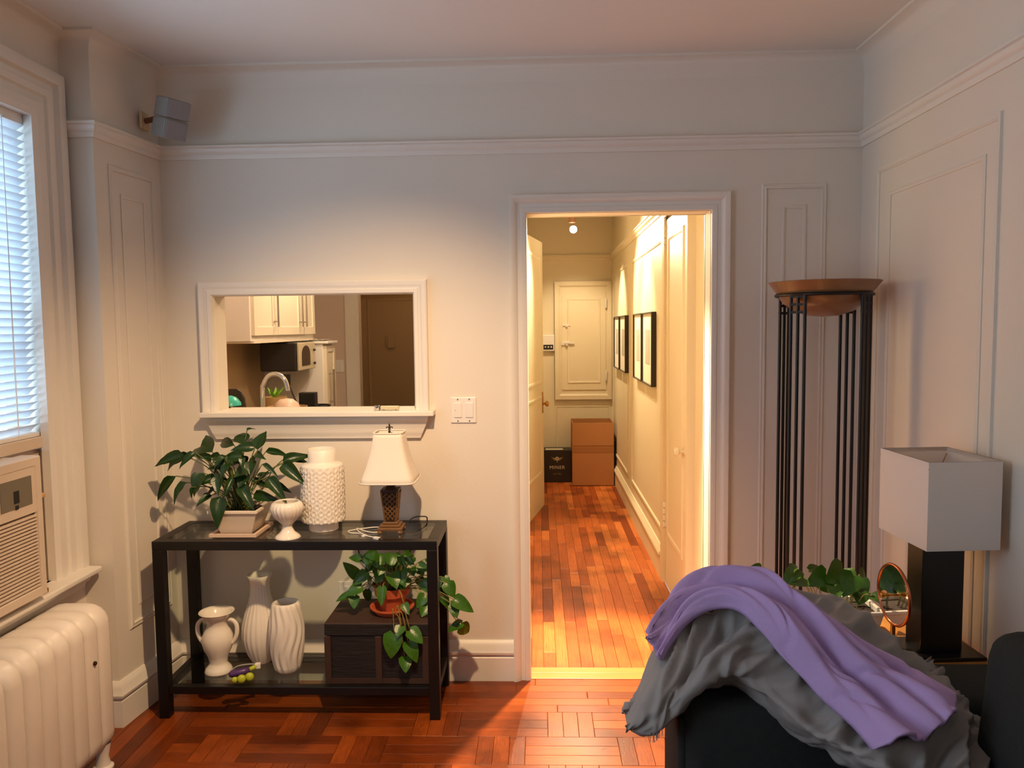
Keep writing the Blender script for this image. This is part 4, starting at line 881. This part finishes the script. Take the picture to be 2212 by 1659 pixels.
def frustum(x0, y0, x1, y1, z0, z1, th=.006):
    b = MB(); q = []
    for (hx, hy, z) in ((x0, y0, z0), (x1, y1, z1), (x1+.006, y1+.006, z1), (x1+.006, y1+.006, z1+.012), (x1-th, y1-th, z1+.012), (x1-th, y1-th, z1-.012)):
        q.append(len(b.v)); b.v += [(-hx, -hy, z), (hx, -hy, z), (hx, hy, z), (-hx, hy, z)]
    for i in range(len(q)-1):
        for k in range(4): b.f.append((q[i]+k, q[i]+(k+1) % 4, q[i+1]+(k+1) % 4, q[i+1]+k))
    b.f.append((q[0], q[0]+3, q[0]+2, q[0]+1)); return b
POTC = mat('cream_planter', lin(232, 216, 196), .35)
frustum(.064, .066, .096, .096, .012, .1).build('planter', POTC, t, bevel=.002)
b = frustum(.082, .088, .09, .098, .0, .006, .008); b.build('saucer', mat('cream_saucer', lin(222, 192, 168), .45), t)
MB().grid(lambda u, v: (-.088+.176*u, -.088+.176*v, .093+.004*math.sin(17*u+9*v)), 8, 8).build('soil', SOIL, t, smooth=True)
for i, (bx, by, bz, tx, ty, tz, w_) in enumerate(LILY):
    place_leaf(LM[i % 4], t, (bx, by, bz), (tx, ty, tz), w_*1.5, rn.uniform(-.3, .3))
    r0 = Vector((rn.uniform(-.04, .04), rn.uniform(-.04, .04), .092)); e = Vector((bx, by, bz)); m_ = r0*.45+e*.55+Vector((0, 0, .035))
    MB().tube(smoothpath([r0, m_, e], 5), .0022, 5).build('stem', STEM, t, smooth=True)

for i in range(16):
    a_ = rn.uniform(0, 2*PI); rad_ = rn.uniform(.03, .13); z_ = rn.uniform(.16, .34)
    bs = Vector((rad_*math.cos(a_), rad_*math.sin(a_)*.7, z_)); tp = bs+Vector((math.cos(a_)*rn.uniform(.05, .1), math.sin(a_)*.05-.015, rn.uniform(-.06, .02)))
    if tp.y > .17: tp.y = .17
    place_leaf(LM[i % 4], t, bs, tp, rn.uniform(.026, .036), rn.uniform(-.4, .4))
    MB().tube(smoothpath([(bs.x*.2, bs.y*.2, .092), bs*.5+Vector((0, 0, .06)), bs], 4), .002, 5).build('stem', STEM, t, smooth=True)
t = thing('pothos', 'trailing pothos in a terracotta pot on top of the old chest', 'potted plant', (-.62, -.2, ZS+.25))
MB().lathe([(.045, .008), (.062, .075), (.07, .075), (.073, .11), (.066, .11), (.06, .09)], 28, cap0=True).build('pot', TERRA, t, smooth='auto')
MB().lathe([(.07, 0), (.088, .022), (.092, .022), (.092, .028), (.084, .028), (.068, .008), (0, .008)], 32).build('saucer', TERRA, t, smooth='auto')
MB().lathe([(.062, .098), (.03, .102), (0, .104)], 16, cap0=False).build('soil', SOIL, t, smooth=True)
def dress(t, DATA, meshes, r0s, stemmat, wk=1.0, sag=.03):
    for i, (bx, by, bz, tx, ty, tz, w_) in enumerate(DATA):
        place_leaf(meshes[i % len(meshes)], t, (bx, by, bz), (tx, ty, tz), w_*wk*1.6, rn.uniform(-.35, .35))
        e = Vector((bx, by, bz)); r0 = Vector(r0s(e)); m_ = r0*.5+e*.5+Vector((0, -.0, sag if e.z > 0 else sag*2))
        MB().tube(smoothpath([r0, m_, e], 4), .0018, 5).build('stem', stemmat, t, smooth=True)
def root_p(e):
    if e.z < 0.0 and e.y < -.1: return (e.x*.3+.02, -.15, .045)
    return (max(-.04, min(.05, e.x*.3)), max(-.04, min(.04, e.y*.4)), .1)
dress(t, POTHOS, HM, root_p, VINE)
extra = []
for i in range(16):
    a_ = rn.uniform(0, 2*PI); rad_ = rn.uniform(.03, .12); z_ = rn.uniform(.13, .26)
    bs = (rad_*math.cos(a_), rad_*math.sin(a_)*.8, z_); ln = rn.uniform(.035, .055)
    extra.append((*bs, bs[0]+ln*math.cos(a_), min(.15, bs[1]+ln*.5*math.sin(a_)-.01), bs[2]-rn.uniform(.01, .04), rn.uniform(.024, .034)))
dress(t, extra, HM, root_p, VINE)

# ---------------------------------------------------------------- torchiere
t = thing('torchiere_lamp', 'black metal torchiere with slatted posts and amber glass bowl in the corner', 'floor lamp', (1.102, -.3, 0))
AMB = mat('amber_alabaster', lin(132, 94, 62), .3, var=.35, vscale=5, coat=.2)
MB().lathe([(.0, 1.588), (.06, 1.594), (.11, 1.612), (.15, 1.642), (.168, 1.672), (.176, 1.684), (.206, 1.722), (.202, 1.724), (.172, 1.69), (.15, 1.66), (.1, 1.62), (.0, 1.6)], 48, cap0=False).build('bowl', AMB, t, smooth='auto')
ring = MB().grid(lambda u, v: ((.176+.006*math.cos(2*PI*v))*math.cos(2*PI*u), (.176+.006*math.cos(2*PI*v))*math.sin(2*PI*u), 1.672+.007*math.sin(2*PI*v)), 40, 6, cu=True, cv=True).build('ring', BLACKM, t, smooth=True)
Rr = .172
for k in range(4):
    th = math.radians(129+90*k); cx, cy = Rr*math.cos(th), Rr*math.sin(th); tx, ty = -math.sin(th), math.cos(th)
    R_ = Matrix.Translation((cx, cy, 0)) @ Matrix.Rotation(th+PI/2, 4, 'Z')
    for s in (-1, 0, 1):
        o = MB().tube([(s*.029, 0, .03), (s*.029, 0, 1.67)], .0066, 10).build('rod', BLACKM, t, smooth='auto'); o.matrix_local = R_
    if k == 2: o = MB().box(-.032, .032, -.003, .003, .03, 1.67).build('cord_cover', BLACKM, t); o.matrix_local = R_
    for z in (1.665, 1.635, 1.606, .3):
        o = MB().box(-.034, .034, -.005, .005, z-.005, z+.005).build('crossbar', BLACKM, t); o.matrix_local = R_
MB().prism([(.2*math.cos(a*PI/20), .2*math.sin(a*PI/20)) for a in range(40)], 'z', 0, .03).build('base', BLACKM, t, bevel=.004)

# ---------------------------------------------------------------- end table, square lamp, mirror, second pothos
OAK = mat('honey_wood', lin(190, 130, 60), .4, var=.2, vscale=5, stretch=(1, 8, 8))
t = thing('end_table', 'honey wooden end table behind the sofa arm under the square lamp', 'table', (1.03, -.91, 0))
MB().box(-.31, .31, -.29, .29, .53, .555).build('top', OAK, t, bevel=.004)
for sx in (-1, 1):
    for sy in (-1, 1): MB().box(sx*.28-.02, sx*.28+.02, sy*.26-.02, sy*.26+.02, 0, .53).build('leg', OAK, t, bevel=.003)
for s in (-1, 1): MB().box(-.26, .26, s*.26-.01, s*.26+.01, .46, .53).build('apron', OAK, t)
t = thing('square_table_lamp', 'table lamp with black slab column and square white linen shade', 'lamp', (1.205, -.985, .555), math.radians(4))
SLAB = mat('black_lacquer', lin(20, 18, 17), .35)
MB().box(-.1, .115, -.085, .085, 0, .012).build('base', SLAB, t, bevel=.002)
MB().box(-.064, .064, -.042, .042, .012, .4).build('column', SLAB, t, bevel=.002)
sw_, sd_ = .108, .135; z0, z1 = .352, .61
b = MB(); e = .0025
for (x0, x1, y0, y1) in ((-sw_, sw_, -sd_, -sd_+e), (-sw_, sw_, sd_-e, sd_), (-sw_, -sw_+e, -sd_+e, sd_-e), (sw_-e, sw_, -sd_+e, sd_-e)): b.box(x0, x1, y0, y1, z0, z1)
SHW = translucent_mat('white_linen_shade', lin(246, 238, 230), .3)
sh = b.build('shade', SHW, t)
for zz in (z0, z1-.012):
    MB().sweep([(-sw_, -sd_, zz), (sw_, -sd_, zz), (sw_, sd_, zz), (-sw_, sd_, zz)], [(0, 0), (.0025, 0), (.0025, .012), (0, .012)], (0,0,1), True).build('shade_trim', SHW, sh)
MB().tube([(-sw_, -sd_, z1-.02), (0, 0, z1-.06), (sw_, sd_, z1-.02)], .0015, 5).tube([(-sw_, sd_, z1-.02), (0, 0, z1-.06), (sw_, -sd_, z1-.02)], .0015, 5).tube([(0, 0, .4), (0, 0, z1-.055)], .005, 8).build('spider', BRASS, t)
t = thing('vanity_mirror', 'round copper rimmed mirror beside the black lamp column', 'mirror', (1.066, -1.02, .555), math.radians(-86))
b = MB().grid(lambda u, v: ((.09+.005*math.cos(2*PI*v))*math.cos(2*PI*u), .005*math.sin(2*PI*v), .188+(.09+.005*math.cos(2*PI*v))*math.sin(2*PI*u)), 48, 8, cu=True, cv=True).build('rim', COPPER, t, smooth=True)
g = MB().lathe([(.087, -.001), (.087, .001)], 40, cap1=True).build('mirror_glass', mat('mirror', lin(225, 220, 220), .04, metal=1), t); g.matrix_local = Matrix.Translation((0, 0, .188)) @ Matrix.Rotation(PI/2, 4, 'X')
MB().lathe([(.05, 0), (.05, .008), (.03, .014), (.008, .03), (.007, .095)], 24, cap1=True).build('stand', BRASS, t, smooth='auto')
MB().tube([(0, -.03, .188), (0, .0, .188)], .004, 8).ball((0, -.034, .188), .008, n=10, m=8).build('knob', BRASS, t, smooth=True)
t = thing('pothos', 'pothos in a white rectangular pot on the end table behind the grey comforter', 'potted plant', (.98, -.82, .555))
frustum(.1, .06, .115, .075, 0.0, .075).build('planter', CERAM, t, bevel=.003)
MB().box(-.108, .108, -.068, .068, .06, .07).build('soil', SOIL, t)
dress(t, [(a, b_, c_+.05, d, e_, f_+.05, g_) for a, b_, c_, d, e_, f_, g_ in POTHOS2], HM, lambda e: (max(-.1, min(.1, e.x*.5)), max(-.05, min(.05, e.y*.4)), .07), VINE, 1.0)

# ---------------------------------------------------------------- sofa
t = thing('sofa', 'dark charcoal upholstered sofa along the wall', 'sofa', (.85, -2.3, 0))
def pad(x0, x1, y0, y1, z0, z1, name, r=.04, parent=None, m=FABRIC):
    o = MB().box(x0, x1, y0, y1, z0, z1).build(name, m, parent or t, smooth=True)
    md = o.modifiers.new('bevel', 'BEVEL'); md.width = r; md.segments = 4; return o
pad(-.48, .46, -1.0, .76, .1, .3, 'base', .02)
ar = pad(-.505, .46, .775, 1.04, .06, .652, 'arm', .05)
pad(-.505, .46, -1.26, -1.0, .06, .652, 'arm', .05)
pad(-.515, -.49, .8, 1.015, .1, .6, 'arm_front', .012)
pad(.26, .49, -1.0, .78, .1, .8, 'back', .05)
for y0 in (-.99, -.11): pad(-.5, .25, y0, y0+.87, .3, .45, 'seat_cushion', .045)
for y0, y1 in ((-.98, -.12), (-.1, .69)):
    o = pad(.1, .3, y0, y1, .45, .885, 'back_cushion', .06); o.matrix_local = Matrix.Translation((.0, 0, 0))
    v = o.data.vertices
    for q in v:
        if q.co.z > .6: q.co.x += .04
for sx in (-.42, .4):
    for sy in (-1.2, .98): MB().lathe([(.02, 0), (.03, .07)], 12, (sx, sy, 0), cap1=True).build('leg', BLACKW, t)

# ---------------------------------------------------------------- comforter and throw
Tr = [(.204,-1.5,.612),(.319,-1.42,.757),(.436,-1.36,.844),(.585,-1.34,.859),(.765,-1.34,.822),(.877,-1.36,.764),(.965,-1.4,.702),(1.018,-1.48,.656),(1.05,-1.54,.615),(1.065,-1.58,.575)]
Fr = [(.207,-1.53,.592),(.265,-1.56,.60),(.330,-1.55,.66),(.426,-1.55,.742),(.51,-1.57,.731),(.594,-1.64,.667),(.655,-1.70,.655),(.717,-1.76,.64),(.785,-1.80,.62),(.85,-1.80,.60)]
def S0(u, v):
    Tt = curve_at(Tr, u); F_ = curve_at(Fr, u); k = min(1, u*4, 1)
    B = Tt+Vector((.0, .13*k+.01, -.17*k)); B2 = Tt+Vector((0, .07*k, -.03*k))
    M1 = Tt*.66+F_*.34+Vector((0, -.02, .035*k)); M2 = Tt*.3+F_*.7+Vector((0, -.03, .028*k))
    U = F_+Vector((0, .05*k, -.05*k)); U2 = F_+Vector((0, .12*k, -.09*k))
    return curve_at([B, B2, Tt, M1, M2, F_, U, U2], v)
from mathutils import noise
def nrm(u, v, e=.01):
    du = S0(min(1, u+e), v)-S0(max(0, u-e), v); dv = S0(u, min(1, v+e))-S0(u, max(0, v-e)); n_ = du.cross(dv)
    n_ = n_.normalized() if n_.length > 1e-9 else Vector((0, -1, 0)); return -n_ if n_.dot(Vector((0, -.6, .8))) < 0 and v < .75 else n_
def S1(u, v):
    p = S0(u, v); n_ = nrm(u, v); k = min(1, u*5)
    a = noise.noise(Vector((u*5, v*3, 0)))*.042+.03*(1-abs(noise.noise(Vector((u*9-v*4, v*5+u*4, 3))))*2.6)-.02+.016*(1-abs(noise.noise(Vector((u*20+v*5, v*8-u*6, 7))))*2.8)-.006
    k *= min(1, (1-u)*8)*min(1, max(.25, (.8-v)*6))*min(1, .15+v*5)
    return p+n_*a*k
t = thing('comforter', 'crumpled grey comforter heaped over the sofa arm', 'blanket', (.6, -1.5, .6))
b = MB().grid(lambda u, v: tuple(S1(u, v)-Vector((.6, -1.5, .6))), 150, 90)
o = b.build('cover', COMF, t, smooth=True); md = o.modifiers.new('thick', 'SOLIDIFY'); md.thickness = .012; md.offset = -1
b = MB()
for i in range(9):
    x = .345+.012*i*.3; p = curve_at(Fr, .1+.006*i)
    b.tube([tuple(p-Vector((.6, -1.5, .6))), tuple(p-Vector((.6+random.uniform(-.006, .006), -1.5, .6+.02+random.uniform(0, .012))))], .0008, 4)
b.build('fringe', COMF, t)
THR_A = [(.11, .27), (.16, .24), (.23, .24), (.31, .26), (.38, .36), (.46, .43), (.56, .44), (.67, .43), (.77, .41)]   # upper edge in surface coordinates
THR_B = [(.12, .43), (.20, .41), (.29, .45), (.37, .55), (.44, .61), (.52, .63), (.59, .645), (.67, .67), (.74, .70)]   # lower edge
def throw_pt(s, q):
    A = curve_at([(a, b_, 0) for a, b_ in THR_A], s); B = curve_at([(a, b_, 0) for a, b_ in THR_B], s)
    u, v = A.x+(B.x-A.x)*q, A.y+(B.y-A.y)*q
    u += .07*max(0, s-.7)/.3*math.sin(PI*q)**.7
    p = S0(u, v); n_ = nrm(u, v, .03)
    edge = math.sin(PI*min(1, max(0, q)))**.5
    f = .034*abs(math.sin(q*7.2+1.3*math.sin(s*4.5)+s*2.8))**.8+.014*abs(math.sin(q*15-s*8))+.02*noise.noise(Vector((s*5, q*4, 1)))-.012*max(0, 1-abs(noise.noise(Vector((s*3+q*3, q*6-s*2, 5))))*7)
    return p+n_*(.022+edge*(.02+f))
t = thing('throw_blanket', 'lavender fleece throw twisted across the top of the grey comforter', 'blanket', (.7, -1.5, .7))
o = MB().grid(lambda u, v: tuple(throw_pt(u, v)-Vector((.7, -1.5, .7))), 110, 70).build('cloth', THROW, t, smooth=True)
md = o.modifiers.new('thick', 'SOLIDIFY'); md.thickness = .01; md.offset = -1
